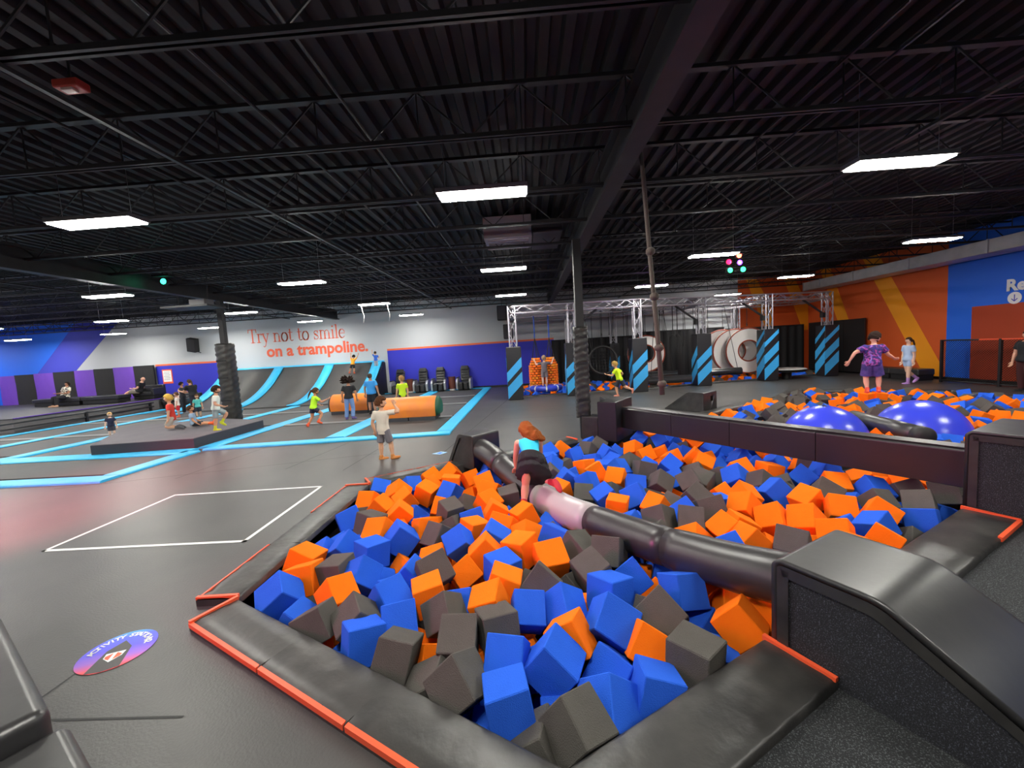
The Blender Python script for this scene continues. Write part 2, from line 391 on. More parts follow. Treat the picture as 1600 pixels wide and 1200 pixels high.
mb = MB(); mb.box((1.42, 9.1, 4.42), (0.24, 28, 0.05)); mb.box((1.42, 9.1, 4.66), (0.05, 28, 0.44)); mb.box((1.42, 9.1, 4.9), (0.24, 28, 0.05))
mb.obj('girder', M_STEEL, ceiling)
mb = MB(); mb.box((-10.7, 9.1, 4.42), (0.24, 28, 0.05)); mb.box((-10.7, 9.1, 4.66), (0.05, 28, 0.44)); mb.box((-10.7, 9.1, 4.9), (0.24, 28, 0.05))
mb.obj('girder', M_STEEL, ceiling)
for xx in (-26, -22.4, -16.4, -7.6, -5.2, -2.9, -1.9, 3.6, 4.1, 6.6, 9.5, 12.6):
    MB().tube([(xx, YN, 4.99), (xx, YB, 4.99)], 0.018, 6).obj('conduit', M_STEEL, ceiling)
for xx in (-13.5, -4.1, 5.3):
    MB().box((xx, 9.1, 4.62), (0.05, 28, 0.04)).obj('bridging_bar', M_STEEL, ceiling)
# grey hatch box between the joists, red exit lamp, smoke detectors
hatch = thing('ceiling_vent', 'pale grey square air vent box set between the black joists', 'vent', (-0.28, 10.45, 4.75))
MB().box((0, 0, 0.26), (1.15, 1.15, 0.5)).obj('vent_box', mat('vent_grey', '8d8790', 0.5), hatch, bevel=0.01)
for k in range(6): MB().box((0, -0.45 + k * 0.18, -0.0), (1.0, 0.06, 0.03)).obj('louvre', mat('vent_light', 'a7a2ab', 0.5), hatch)
MB().box((0.95, 0.2, 0.2), (0.7, 1.7, 0.3)).obj('branch_duct', mat('dark_duct', '2b282d', 0.5), hatch, bevel=0.01)
r = thing('emergency_light', 'small red emergency light under the dark joists', 'light', (-4.37, 4.12, 4.97))
MB().box((0, 0, 0), (0.26, 0.14, 0.08)).obj('housing', mat('red_plastic', 'a8352a', 0.5), r, bevel=0.015)
MB().box((0, -0.02, -0.05), (0.12, 0.07, 0.03)).obj('lens', mat('pale_lens', 'c9a9a0', 0.3), r, bevel=0.006)
MB().tube([(0, 0, 0.02), (0, 0, 0.30)], 0.012, 6).obj('stem', M_STEEL, r)

# ------------------------------------------------------------------ hanging LED fixtures
M_LED = mat('led_panel', 'fffdf3', 0.5, emit=LAMP_POWER)
M_HOUSE = mat('fixture_housing', '55555a', 0.5)
def make_lamp():
    t = thing('led_fixture', 'white linear LED light fixture hanging below the black joists', 'light', (0, 0, 0), group='hanging LED fixtures')
    MB().box((0, 0, 0.035), (1.22, 0.34, 0.06)).obj('housing', M_HOUSE, t, bevel=0.01)
    MB().box((0, 0, -0.004), (1.16, 0.29, 0.02)).obj('led_panel', M_LED, t)
    for sx in (-0.5, 0.5): MB().tube([(sx, 0, 0.06), (sx, 0, 1.13)], 0.004, 4).obj('hanger_wire', M_CHROME, t)
    return t
lamp0 = None
for j in range(-1, 4):
    for i in range(-6, 3):
        if j == 3 and i in (0, 1): continue
        loc = (-0.465 + 5.406 * i, 5.63 + 5.176 * j, 4.2)
        if loc[0] < XL + 1: continue
        if lamp0 is None: lamp0 = make_lamp(); lamp0.location = loc; lamp0.name = 'led_fixture_offscreen'
        else:
            c = dup(lamp0, loc)
            v = Vector(loc) - Vector((0, 0, CAM_H)); dz = v.dot(Vector(FWD))
            px, py = (800 + 632 * v.dot(Vector(RIGHT)) / dz, 600 + 632 * v.dot(Vector(DOWN)) / dz) if dz > 0.1 else (-999, -999)
            c.name = 'led_fixture' if (-60 < px < 1660 and -60 < py < 1260) else 'led_fixture_offscreen'

# ------------------------------------------------------------------ foam pit surroundings
U2, V2 = Vector((0.866, 0.5, 0)), Vector((0.5, -0.866, 0))
def line_pad(a, b, w, label, ends=(0, 0), side=1, group='black edge pads around the foam pit', trim=True):
    """padded rim from a to b (inner edge), lying outside the pit, orange border on the outer edge"""
    a, b = Vector((*a, 0)), Vector((*b, 0)); d = (b - a).normalized(); n = Vector((d.y, -d.x, 0)) * side; L = (b - a).length
    t = thing('edge_pad', label, 'pad', a, 0, group)
    k = max(2, int(L / 0.07)); mb = MB(); rings = []
    prof = [(0, -0.14), (0, 0.052), (0.018, 0.066), (w * 0.35, 0.072), (w * 0.7, 0.072), (w - 0.02, 0.066), (w, 0.05), (w, 0.0)]
    for i in range(k + 1):
        s = L * i / k; q = []
        for j, (p, z) in enumerate(prof):
            wr = 0.0
            if 1 < j < 7: wr = 0.004 * math.sin(s * 23 + j * 1.3 + a.x) + 0.0035 * math.sin(s * 51 + j * 2.1)
            q.append(d * s + n * p + Vector((0, 0, z + wr)))
        rings.append(q)
    if side < 0: rings = [r[::-1] for r in rings]
    mb.loft(rings, closed=False)
    mb.add(rings[0], [tuple(range(8))]); mb.add(rings[-1], [tuple(range(8))[::-1]])
    mb.obj('cushion', M_VINYL, t, smooth=True)
    if trim:
        mb = MB(); mb.sweep([(0, 0.03), (0.026, 0.03), (0.026, 0.066), (0, 0.072)], n * (w - 0.02), n, (0, 0, 1), d, 0.01, L - 0.01); mb.obj('orange_border', M_ORANGE_TRIM, t)
    for e, s in zip(ends, (0.0, L - 0.03)):
        if e: mb = MB(); mb.sweep([(0, 0.06), (w, 0.06), (w, 0.085), (0, 0.094)], d * s, n, (0, 0, 1), d, 0, 0.03); mb.obj('orange_border', M_ORANGE_TRIM, t)
    return t
def lerp2(a, b, t): return (a[0] + (b[0] - a[0]) * t, a[1] + (b[1] - a[1]) * t)
A_, D_ = PIT[0], PIT[1]
cuts = [0, 0.33, 0.62, 1.0]
labs = ['black vinyl edge pad with orange border, nearest the round floor decal', 'black vinyl edge pad with orange border, second from the round floor decal',
        'black vinyl edge pad with orange border meeting the flecked carpet corner']
for i in range(3): line_pad(lerp2(A_, D_, cuts[i]), lerp2(A_, D_, cuts[i + 1]), 0.36, labs[i], ends=(1 if i == 0 else 0, 0))
B_ = PIT[9]
labs = ['wrinkled black edge pad beside the far edge of the white floor square', 'black edge pad with short orange borders beside the white floor square', 'black edge pad with an orange corner, ending at the pit corner by the round decal']
cuts = [0, 0.36, 0.66, 1.0]
for i in range(3): line_pad(lerp2(B_, A_, cuts[i]), lerp2(B_, A_, cuts[i + 1]), 0.38, labs[i], ends=(1 if i == 0 else 0, 1 if i == 2 else 0), trim=(i != 1))
line_pad(D_, (1.50, 2.63), 0.42, 'long black edge pad beside the big ramp block on the flecked carpet', ends=(0, 1), trim=False)
p = line_pad((2.62, 3.29), (4.70, 4.50), 0.42, 'creased black edge pad with orange corner between the two ramp blocks', ends=(0, 1), trim=False)
mb = MB(); d_ = Vector((2.08, 1.21, 0)).normalized(); n_ = Vector((d_.y, -d_.x, 0)); mb.sweep([(0, 0.03), (0.03, 0.03), (0.03, 0.072), (0, 0.078)], n_ * 0.40, n_, (0, 0, 1), d_, 1.75, 2.40); mb.obj('orange_border', M_ORANGE_TRIM, p)
p = line_pad(lerp2(PIT[8], (-0.55, 7.68), 0.2), (-0.55, 7.68), 0.36, 'black edge pad between the steel column block and the roller end block', ends=(1, 0), trim=False)
line_pad((-1.15, 7.28), B_, 0.36, 'black edge pad running from the roller end block to the pit corner', ends=(1, 1), trim=True)
line_pad(PIT[7], lerp2(PIT[7], PIT[8], 0.80), 0.36, 'black edge pad between the column block and the small wedge block', trim=False)
line_pad(PIT[6], PIT[7], 0.36, 'long thin black edge pad behind the blue balls', trim=False)
line_pad(PIT[5], PIT[6], 0.36, 'black edge pad on the pit rim facing the chain link fence', trim=False)
line_pad(PIT[4], PIT[5], 0.36, 'black edge pad at the end of the pit toward the chain link fence', trim=False)
line_pad((5.7, 5.1), PIT[4], 0.36, 'black edge pad beyond the beam end block', trim=False)

# ramped end blocks: frame o = corner at pit side, du = width direction, dv = away from the pit
def ramp_block(name, label, o, du, dv, width, prof, cat='block', hole=None, side_mat=M_SIDE, face=True):
    """prof: (distance along dv, z) points of the top line starting at the pit face and ending on the floor"""
    t = thing(name, label, cat, (o[0], o[1], 0)); du, dv = Vector(du), Vector(dv); up = Vector((0, 0, 1))
    ins = 0.015
    side = [(ins, 0.005)] + [(p[0] + (ins if i == 0 else 0), p[1] - ins) for i, p in enumerate(prof[:-1])] + [(prof[-1][0] - 0.04, 0.005)]
    mb = MB(); mb.sweep(side, (0, 0, 0), dv, up, du, ins, width - ins); mb.obj('core', side_mat, t)
    # vinyl cover over the top line and down the pit face
    line = [(0, -0.12 if face else 0.01)] + list(prof)
    pts = []
    for i, p in enumerate(line):
        if 0 < i < len(line) - 1:
            a, b = Vector(line[i - 1]), Vector(line[i + 1]); q = Vector(p)
            da, db = (a - q), (b - q); r = min(0.07, da.length * 0.3, db.length * 0.3)
            s0, s1 = q + da.normalized() * r, q + db.normalized() * r
            for k in range(6):
                f = k / 5; pts.append((s0 * (1 - f) ** 2 + q * 2 * f * (1 - f) + s1 * f * f))
        else: pts.append(Vector(p))
    mb = MB(); rings = []
    for q in pts: rings.append([dv * q.x + up * q.y + du * w_ for w_ in (0, 0.02, width / 2, width - 0.02, width)])
    mb.loft(rings, closed=False)
    o2 = mb.obj('vinyl_cover', M_VINYL_SM, t, smooth=True)
    s = o2.modifiers.new('thick', 'SOLIDIFY'); s.thickness = 0.035; s.offset = -1
    for w_ in (0.0, width):   # dark hem band along both side edges
        mb = MB(); rg = []
        for i, q in enumerate(pts):
            a, b = pts[max(i - 1, 0)], pts[min(i + 1, len(pts) - 1)]; tn = (b - a).normalized(); nn = Vector((tn.y, -tn.x))
            if nn.y > 0 or (abs(nn.y) < 1e-6 and nn.x < 0): nn = -nn
            if abs(tn.x) < 0.2: nn = Vector((1, 0))
            e = 0.004 if w_ > 0 else -0.004
            c0 = dv * q.x + up * q.y + du * (w_ + e); c1 = dv * (q.x + nn.x * 0.07) + up * max(0.004, q.y + nn.y * 0.07) + du * (w_ + e)
            rg.append([c0, c1])
        mb.loft(rg, closed=False); h = mb.obj('hem_band', M_VINYL, t)
    if hole:   # cut a real square socket through cover and core
        dd, zz, sz = hole
        R = Matrix((du, up, -dv)).transposed()
        cut = link(bpy.data.objects.new('cut', MB().box(Vector((o[0], o[1], 0)) + du * (width * 0.62) + up * zz + dv * 0.08, (sz, sz, 0.4), R=R).mesh('cut', M_RUBBER)))
        for part in [c for c in t.children if c.name.split('.')[0] in ('core', 'vinyl_cover')]:
            bo = part.modifiers.new('socket', 'BOOLEAN'); bo.object = cut; bo.operation = 'DIFFERENCE'; bo.solver = 'EXACT'
            bpy.context.view_layer.update()
            me = bpy.data.meshes.new_from_object(part.evaluated_get(bpy.context.evaluated_depsgraph_get()))
            part.modifiers.clear(); part.data = me
        bpy.data.objects.remove(cut, do_unlink=True)
    return t
ramp_block('ramp_block', 'large black ramp block with glossy top on the flecked carpet, holding the near roller end', (1.54, 2.56), U2, V2, 0.74,
           [(0, 0.60), (0.02, 0.62), (0.52, 0.62), (1.55, 0.02)])
ramp_block('ramp_block', 'tall black flecked ramp block holding the beam beside the creased pad', (4.76, 4.50), U2, V2, 1.05, [(0, 0.87), (0.02, 0.89), (0.75, 0.89), (2.3, 0.02)])
ramp_block('roller_end_block', 'small trapezoid black vinyl block holding the roller by the cyan trampoline strip', (-1.03, 6.96), Vector((0.70, 0.714, 0)), Vector((-0.714, 0.70, 0)), 0.62,
           [(0, 0.60), (0.02, 0.62), (0.42, 0.62), (0.80, 0.02)], side_mat=M_VINYL)
ramp_block('wedge_block', 'black wedge block with a square socket hole on the far pit rim', (4.88, 11.42), Vector((0.76, 0.65, 0)), Vector((-0.55, 0.835, 0)), 0.78,
           [(0, 0.54), (0.02, 0.56), (0.5, 0.56), (1.3, 0.02)], hole=(0, 0.36, 0.15), side_mat=M_VINYL)
# block at the steel column
t = thing('column_block', 'dark padded block at the foot of the steel column holding the beam', 'block', (1.82, 8.52, 0))
a_, b_ = Vector((0.56, 0.83, 0)), Vector((-0.85, 0.53, 0))
mb = MB(); q = [Vector((0, 0, 0)), a_ * 0.98, a_ * 0.98 + b_ * 0.78, b_ * 0.42 + a_ * 0.45, b_ * 0.42]; mb.prism([(p.x, p.y) for p in q], 0.0, 0.86)
mb.obj('body', M_NAVYV, t, bevel=0.02)
mb = MB(); q = [b_ * 0.42, b_ * 0.42 + a_ * 0.45, b_ * 0.8 + a_ * 0.5, b_ * 0.8]; mb.prism([(p.x, p.y) for p in q], 0.0, 0.52); mb.obj('ledge', M_VINYL, t, bevel=0.015)
# two big black cushions at the viewing corner
E1, E2 = Vector((-0.862, 0.507, 0)), Vector((-0.507, -0.862, 0))
t = thing('corner_cushion', 'thick black padded cushion with a sharp corner near the round decal', 'cushion', (-2.26, 1.64, 0))
mb = MB(); mb.prism([(p.x, p.y) for p in (Vector((0, 0, 0)), E1 * 2.4, E1 * 2.4 + E2 * 1.0, E2 * 1.0)], 0.0, 0.60); mb.obj('pad', M_VINYL_SM, t, bevel=0.05, seg=4)
t = thing('ramp_cushion', 'lower black padded cushion adjoining the thick corner cushion', 'cushion', (-2.24, 1.68, 0))
mb = MB(); mb.prism([(p.x, p.y) for p in (Vector((0, 0, 0)), -E1 * 1.3, -E1 * 1.3 + E2 * 1.0, E2 * 1.0)], 0.0, 0.50); mb.obj('pad', M_VINYL_SM, t, bevel=0.05, seg=4)

# sagging roller log between the blocks
LA, LB = Vector((-0.93, 7.15, 0)), Vector((1.86, 2.76, 0))
LZ = [(0, .36), (.1, .30), (.2, .17), (.3, .07), (.4, .01), (.5, .0), (.6, .05), (.7, .10), (.8, .16), (.9, .24), (1, .34)]
def log_pt(t):
    t = min(1, max(0, t)); i = min(9, int(t * 10)); f = t * 10 - i
    q = [LZ[max(0, min(10, i + k))][1] for k in (-1, 0, 1, 2)]
    z = 0.5 * (2 * q[1] + (q[2] - q[0]) * f + (2 * q[0] - 5 * q[1] + 4 * q[2] - q[3]) * f * f + (3 * q[1] - q[0] - 3 * q[2] + q[3]) * f ** 3)
    return LA.lerp(LB, t) + Vector((0, 0, z))
LR = 0.185
t = thing('roller_log', 'long sagging black roller log with one white section, crossing the foam pit', 'roller', (0, 0, 0))
for (t0, t1, mm, rr) in ((0, .15, M_VINYL_SM, LR), (.15, .365, M_VINYL_SM, LR), (.365, .575, M_WHITEV, LR + .012), (.575, .785, M_VINYL_SM, LR), (.785, 1.0, M_VINYL_SM, LR + .005)):
    k = 9; pts = [log_pt(t0 + (t1 - t0) * i / k) for i in range(k + 1)]
    pts = [pts[0].lerp(pts[1], 0.03)] + pts[1:-1] + [pts[-1].lerp(pts[-2], 0.03)]
    rs = [rr] * (k + 1); rs[0] = rs[-1] = rr * 0.96
    MB().tube(pts, rs, 28).obj('roller_section', mm, t, smooth=True)
tag(t.children[2], 'white vinyl section')

# balance beam
BA, BB = Vector((2.02, 8.82, 0.475)), Vector((4.90, 4.50, 0.475))
t = thing('balance_beam', 'long straight dark padded balance beam spanning the foam pit', 'beam', (0, 0, 0))
bd = (BB - BA).normalized(); bn = Vector((-bd.y, bd.x, 0))
for i, (s0, s1) in enumerate(((0, .24), (.24, .46), (.46, .70), (.70, 1.0))):
    a, b = BA.lerp(BB, s0), BA.lerp(BB, s1); L = (b - a).length
    mb = MB(); mb.sweep([(-0.02, -0.225), (0.24, -0.225), (0.24, 0.19), (0.205, 0.225), (0.015, 0.225), (-0.02, 0.19)], a, bn, (0, 0, 1), bd, 0.002, L - 0.002)
    mb.obj('beam_section', mat('beam_vinyl', '201f21', 0.38, bump=(4, 0.25), spec=0.6), t, bevel=0.008)
    mb = MB(); mb.sweep([(0.0, 0.226), (0.22, 0.226), (0.22, 0.232), (0.0, 0.232)], a, bn, (0, 0, 1), bd, 0.002, L - 0.004); mb.obj('top_strip', M_VINYL_SM, t)

# big balls and the short roller between them
for (c, r, lb) in (((6.3, 8.8, -0.28), 0.78, 'big glossy blue ball half sunk in foam next to the beam middle'), ((8.25, 8.75, -0.28), 0.80, 'big glossy blue ball half sunk in foam behind the short roller')):
    t = thing('giant_ball', lb, 'ball', (c[0], c[1], c[2] - r))
    MB().ball((0, 0, r), r, 40, 24).obj('ball_shell', M_BALL, t, smooth=True)
    MB().ball((0, 0, 2 * r - 0.004), (0.05, 0.05, 0.015), 12, 6).obj('valve_cap', M_RUBBER, t, smooth=True)
t = thing('short_roller', 'short black roller lying between the two blue balls', 'roller', (0, 0, 0))
p0, p1 = Vector((7.30, 9.3, 0.10)), Vector((6.97, 7.25, 0.12)); dd = (p1 - p0).normalized()
MB().tube([p0, p0.lerp(p1, .3), p0.lerp(p1, .6), p1 - dd * 0.2], 0.17, 24).obj('roller_body', M_VINYL_SM, t, smooth=True)
MB().tube([p1 - dd * 0.2, p1 - dd * 0.05, p1], [0.176, 0.172, 0.13], 24).obj('end_cuff', M_RUBBER, t, smooth=True)

# ------------------------------------------------------------------ steel columns
def column(x, y, padh, pw, label, side_red):
    t = thing('steel_column', label, 'column', (x, y, 0))
    MB().box((0, 0, 2.2), (0.17, 0.17, 4.4)).obj('post', mat('grey_black_steel', '232225', 0.5), t)
    k = 40; pr = MB(); rings = []; rr = random.Random(int(x * 7) + 3)
    z0 = 0.0 if side_red else 0.5
    for i in range(k + 1):
        z = z0 + (padh - z0) * i / k; q = []
        for j in range(20):
            a = 2 * math.pi * j / 20 + math.pi / 4
            ca, sa = math.cos(a), math.sin(a); m_ = max(abs(ca), abs(sa)); f = pw / 2 * (0.86 / m_ * 0.6 + 0.4)
            f += 0.016 * math.sin(i * 2.3 + (j if j < 10 else 20 - j) * 0.9) + rr.uniform(-0.006, 0.006)
            q.append((ca * f, sa * f, z + 0.02 * math.sin(j * 1.2)))
        rings.append(q)
    pr.loft(rings); pr.obj('wrapped_pad', M_VINYL, t, smooth=True)
    for dz in (0.9, 1.7, 2.3):
        MB().box((0, -pw * 0.47, dz), (pw * 0.7, 0.012, 0.05)).obj('hook_strap', M_RUBBER, t)
    return t
column(1.22, 9.12, 2.5, 0.34, 'steel column in a wrinkled black pad, standing at the beam block', False)
column(-10.65, 14.05, 2.9, 0.52, 'thick padded steel column behind the grey platform', True)
for c in bpy.data.objects: pass

# ------------------------------------------------------------------ foam cubes
EDGE = 0.27
FOAM_b = '-2.61,4.05 -2.47,4.32 -2.46,4.56 -2.23,4.54 -2.1,4.1 -1.67,4.28 -1.91,4 -1.7,3.8 -1.53,3.87 -1.37,3.75 -2.6,3.44 -2.41,3.27 -2.11,3.13 -1.71,3.47 -1.53,3.1 -1.55,2.87 -1.42,2.76 -1.24,2.8 -1.65,6.96 -1.24,7.02 -1,7.18 -0.78,6.95 -0.63,6.57 -1.97,6.37 -1.82,6.14 -2.17,5.77 -1.6,5.58 -1.37,5.76 -1.18,5.83 -0.9,5.38 -0.3,5.13 -0.78,4.88 -2.37,5.03 -1.94,4.95 -1.47,4.41 -1.27,4.48 -1.31,4.22 -0.92,4.34 -0.47,4.28 -1.28,3.95 -0.47,3.77 -0.69,3.58 -0.45,3.53 -0.74,3.3 -0.97,3.21 -0.14,3.19 -0.53,3.02 0.08,2.98 -0.3,2.62 -0.47,2.42 -0.09,2.57 -0.63,2.54 -0.75,2.38 0.14,2.46 -0.3,2.19 -0.32,2.1 -0.09,1.95 -0.02,1.97 0.08,2.33 0.23,4.28 0.45,4.36 -0.07,3.89 0.91,3.78 0.78,3.4 0.52,3.16 0.65,3.02 1.14,3.21 1.16,2.99 1.16,3.46 0.53,2.77 1.22,3.68 1.25,3.36 0.8,2.41 1.23,2.67 0.48,2.51 0.31,2.11 0.12,2.24 1.73,3.16 1.11,3.44 0.07,4.88 0.24,4.79 1.32,8.69 0.36,7.86 0.95,8.04 0.96,7.75 1.17,7.45 1.8,8.26 1.93,8.56 1.48,7.66 1.55,7.38 2.29,9.33 2.64,9.56 3.06,9.46 2.95,8.88 3.01,8.68 2.26,8.67 2.71,8.4 2.73,7.85 2.93,7.59 0.64,6.99 0.75,6.51 1.21,7.07 1.33,6.67 1.95,6.95 2.36,6.67 2.35,6.27 0.91,5.98 1.56,5.94 1.24,5.63 1.05,5.47 1.41,5.36 1.27,4.99 1.78,4.85 0.54,6.08 0.24,7.06 3.22,7.54 3.19,6.92 3.43,6.87 3.69,7.07 3.43,6.4 3.68,6.61 3.38,6.03 3.05,5.9 2.53,5.33 3.28,5.37 3.81,6.29 3.91,6.68 1.85,4.88 1.88,4.65 2.05,4.49 2.89,5.49 4,6.02 3.69,5.41 4.19,5.94 4.37,5.7 4.06,5.19 4.45,5.15 3.19,4.7 3.37,4.46 3.54,4.26 4.72,4.74 4.3,4.42 4.72,6.51 4.3,5.21 6.01,11.47 6.83,11.9 8.46,13.39 9.07,12.44 10.34,13.05 11.05,13.79 11.43,12.89 10.39,12.4 11.77,12.03 12.58,12.12 11.2,11.85 11.85,10.99 11.4,10.15 10.41,10.19 10.15,9.58 9.47,9.04 12.97,11.1 10.29,10.39'
FOAM_o = '-2.32,3.61 -2.4,3.95 -2.15,3.93 -1.91,4.38 -1.84,3.2 -1.94,3.13 -1.36,3.38 -1.43,4.07 -2.44,5.72 -2.14,5.48 -2.13,5.85 -1.89,5.74 -1.78,5.95 -1.88,6.75 -1.64,6.27 -1.44,6.99 -1.33,6.33 -1.06,6.35 -0.99,6.86 -0.83,6.48 -0.74,5.82 -1.82,5.29 -1.72,4.87 -1.44,5.01 -1.31,4.71 -1.34,5.49 -0.49,5.33 -0.62,5.06 -0.19,4.91 -1.88,4.7 -0.96,4.59 -0.73,4.6 -1.06,4.16 -0.75,4.23 -0.31,4.5 -0.55,4 -0.3,4.05 -1.01,3.89 -0.74,3.85 -0.25,3.57 -0.33,5.91 -0.83,3.43 -0.58,3.32 -0.4,3.16 -0.23,3.43 0.16,3.23 -0.1,2.88 -0.7,2.8 -0.99,2.95 -0.9,2.69 -0.35,2.84 -0.04,4.35 0.59,4.22 0.53,3.95 0.8,4.08 0.2,3.81 1.02,3.56 1.39,3.45 0.74,2.73 0.35,2.64 0.85,2.73 0.45,3.34 1.39,2.77 1.6,2.79 1.43,3.47 1.48,3.17 1.62,3.01 1.64,2.85 0.41,4.61 0.61,8.18 1.91,9.22 2.73,9.12 3.33,8.89 2.02,7.98 2.16,7.53 2.45,7.61 2.37,7.17 2.58,7.2 2.75,7.11 0.94,7.18 1.03,6.61 0.26,6.83 1.37,6.37 1.53,6.39 1.99,6.57 2.07,6 1.89,5.58 1.52,5.03 0.49,5.96 3.22,8.29 1.06,5.17 0.77,8 2.82,7.16 2.87,6.8 3.17,6.34 3.67,6.08 2.69,5.91 2.42,5.63 2.14,5.14 2.91,5.15 2.32,4.8 2.34,4.53 2.63,4.66 2.85,4.58 1.95,4.38 2.15,4.27 2.53,4.33 2.73,5.24 3.21,5.02 2.5,4.2 4.23,7.28 4.23,6.91 4.42,6.77 4.68,6.72 4.9,5.68 4.66,5.66 4.15,5.31 3.38,5.03 3.61,4.86 3.85,4.41 2.89,4.47 2.97,4.21 2.65,4.29 3.57,3.98 5.23,5.44 5.61,5.53 5.67,11.76 7.24,13.19 6.6,12.17 6.41,11.34 7.19,11.95 9.64,14.19 8.99,12.93 10.28,14.46 11.37,14.86 9.94,12.99 9,11.66 9.58,12.02 10.41,12.78 8.87,11.9 7.46,11.86 11.67,12.53 11.41,11.55 11.21,11.64 13.14,12.09 13.28,11.58 12.12,10.71 11.94,10.27 11.04,10.77 10.14,9.99 9.9,9.15 9.05,8.62 10.25,9.05 10.59,9.44 10.29,8.81 11.7,11.05'
FOAM_g = '-2.53,3.66 -2.05,3.47 -1.95,3.7 -1.86,2.98 -1.64,2.84 -2.44,5.39 -2.17,5.25 -2.14,4.97 -0.53,6.13 -0.42,5.74 -0.95,5.8 -1.13,5.48 -1.27,5.16 -1.05,5 -1.15,4.72 -1.08,4.43 -0.51,4.64 -0.4,4.81 -0.16,4.6 -0.94,3.65 -1.06,3.48 -0.77,3.14 -0.5,2.78 -0.88,2.52 -0.72,2.46 0.14,2.71 -0.02,3.57 0.1,3.44 -0.89,2.36 -0.53,2.2 -0.08,2.2 0.04,2.04 0.03,4.22 0.37,4.07 0.81,3.88 0.62,3.74 0.38,3.51 0,3.61 0.96,3.19 0.81,2.98 1,2.83 0.35,3.06 0.93,2.59 0.26,2.29 0.54,2.31 1.02,2.53 0.11,2.04 0.92,2.58 1.65,3.31 0.23,4.53 -0.11,4.57 -0.03,5.25 1.57,8.82 1.2,8.07 0.62,7.68 0.54,7.18 1.5,8.32 2.45,8.45 1.7,6.99 0.56,6.68 0.38,6.46 1.79,6.6 1.83,5.94 0.73,5.84 1.07,6 0.86,5.6 1.65,5.54 2.2,5.73 1.91,5.27 1.6,4.79 1.33,5.27 2.57,6.85 3.09,8.32 2.67,6.67 2.69,6.22 2.97,6.32 2.21,5.65 2.31,5.35 2.14,4.82 3.59,5.75 3.17,5.61 3,4.92 2.65,4.99 1.77,4.51 2.5,4.07 3.55,5.66 3.82,5.27 3.87,4.83 4.17,4.91 4.69,5.2 4.43,4.8 4.94,5.13 4.02,4.3 5.33,5.57 5.31,5.25 4.43,6.36 4.12,4.57 2.52,4.06 7.45,12.66 7.83,12.73 8.95,13.68 8.54,12.88 9.82,13.82 9.77,13.32 6.39,10.87 8.88,12.52 11.49,14.46 8.63,11.08 7.14,11.6 8.11,12.61 11.59,11.48 11.77,11.4 10.82,11.03 12.62,11.45 10.99,10.29 9.69,9.46 11.3,10.34 10.72,9.27 11.73,14.13'
def parse(s): return [tuple(map(float, p.split(','))) for p in s.split()]
def in_poly(x, y, poly):
    r = False; n = len(poly)
    for i in range(n):
        (x1, y1), (x2, y2) = poly[i], poly[(i + 1) % n]
        if (y1 > y) != (y2 > y) and x < (x2 - x1) * (y - y1) / (y2 - y1) + x1: r = not r
    return r
def cube_mesh(m, seed):
    r = random.Random(seed); h = EDGE / 2; c = 0.007; mb = MB()
    jit = {}
    def P3(i, j, k, ax):
        key = (i, j, k)
        if key not in jit: jit[key] = [r.uniform(-0.006, 0.006) for _ in range(3)]
        p = [i * h, j * h, k * h]
        for a in range(3):
            if a != ax: p[a] -= math.copysign(c, p[a])
        return [p[a] + jit[key][a] for a in range(3)]
    S = (-1, 1); idx = {}
    for i in S:
        for j in S:
            for k in S:
                for ax in range(3): idx[(i, j, k, ax)] = len(mb.v); mb.v.append(tuple(P3(i, j, k, ax)))
    F = []
    for s in S:
        F.append([idx[(s, a, b, 0)] for a, b in ((-1, -1), (1, -1), (1, 1), (-1, 1))][::s])
        F.append([idx[(a, s, b, 1)] for a, b in ((-1, -1), (-1, 1), (1, 1), (1, -1))][::s])
        F.append([idx[(a, b, s, 2)] for a, b in ((-1, -1), (1, -1), (1, 1), (-1, 1))][::s])
    for a in S:
        for b in S:
            F.append([idx[(a, b, -1, 0)], idx[(a, b, 1, 0)], idx[(a, b, 1, 1)], idx[(a, b, -1, 1)]])
            F.append([idx[(a, -1, b, 0)], idx[(a, 1, b, 0)], idx[(a, 1, b, 2)], idx[(a, -1, b, 2)]])
            F.append([idx[(-1, a, b, 1)], idx[(1, a, b, 1)], idx[(1, a, b, 2)], idx[(-1, a, b, 2)]])
    for i in S:
        for j in S:
            for k in S: F.append([idx[(i, j, k, 0)], idx[(i, j, k, 1)], idx[(i, j, k, 2)]])
    mb.f = [tuple(f) for f in F]; mb.m = [0] * len(F)
    me = mb.mesh('foam_cube', m)
    bm = bmesh.new(); bm.from_mesh(me); bmesh.ops.recalc_face_normals(bm, faces=bm.faces); bm.to_mesh(me); bm.free()
    return me
CM = {c: [cube_mesh(m, 5 * i + k) for k in range(4)] for i, (c, m) in enumerate((('b', M_FOAM_B), ('o', M_FOAM_O), ('g', M_FOAM_G)))}
pts = [(x, y, c) for c, s in (('b', FOAM_b), ('o', FOAM_o), ('g', FOAM_g)) for x, y in parse(s)]
pts = [p for p in pts if in_poly(p[0], p[1], PIT)]
base = [rnd.uniform(-0.10, -0.02) for _ in pts]
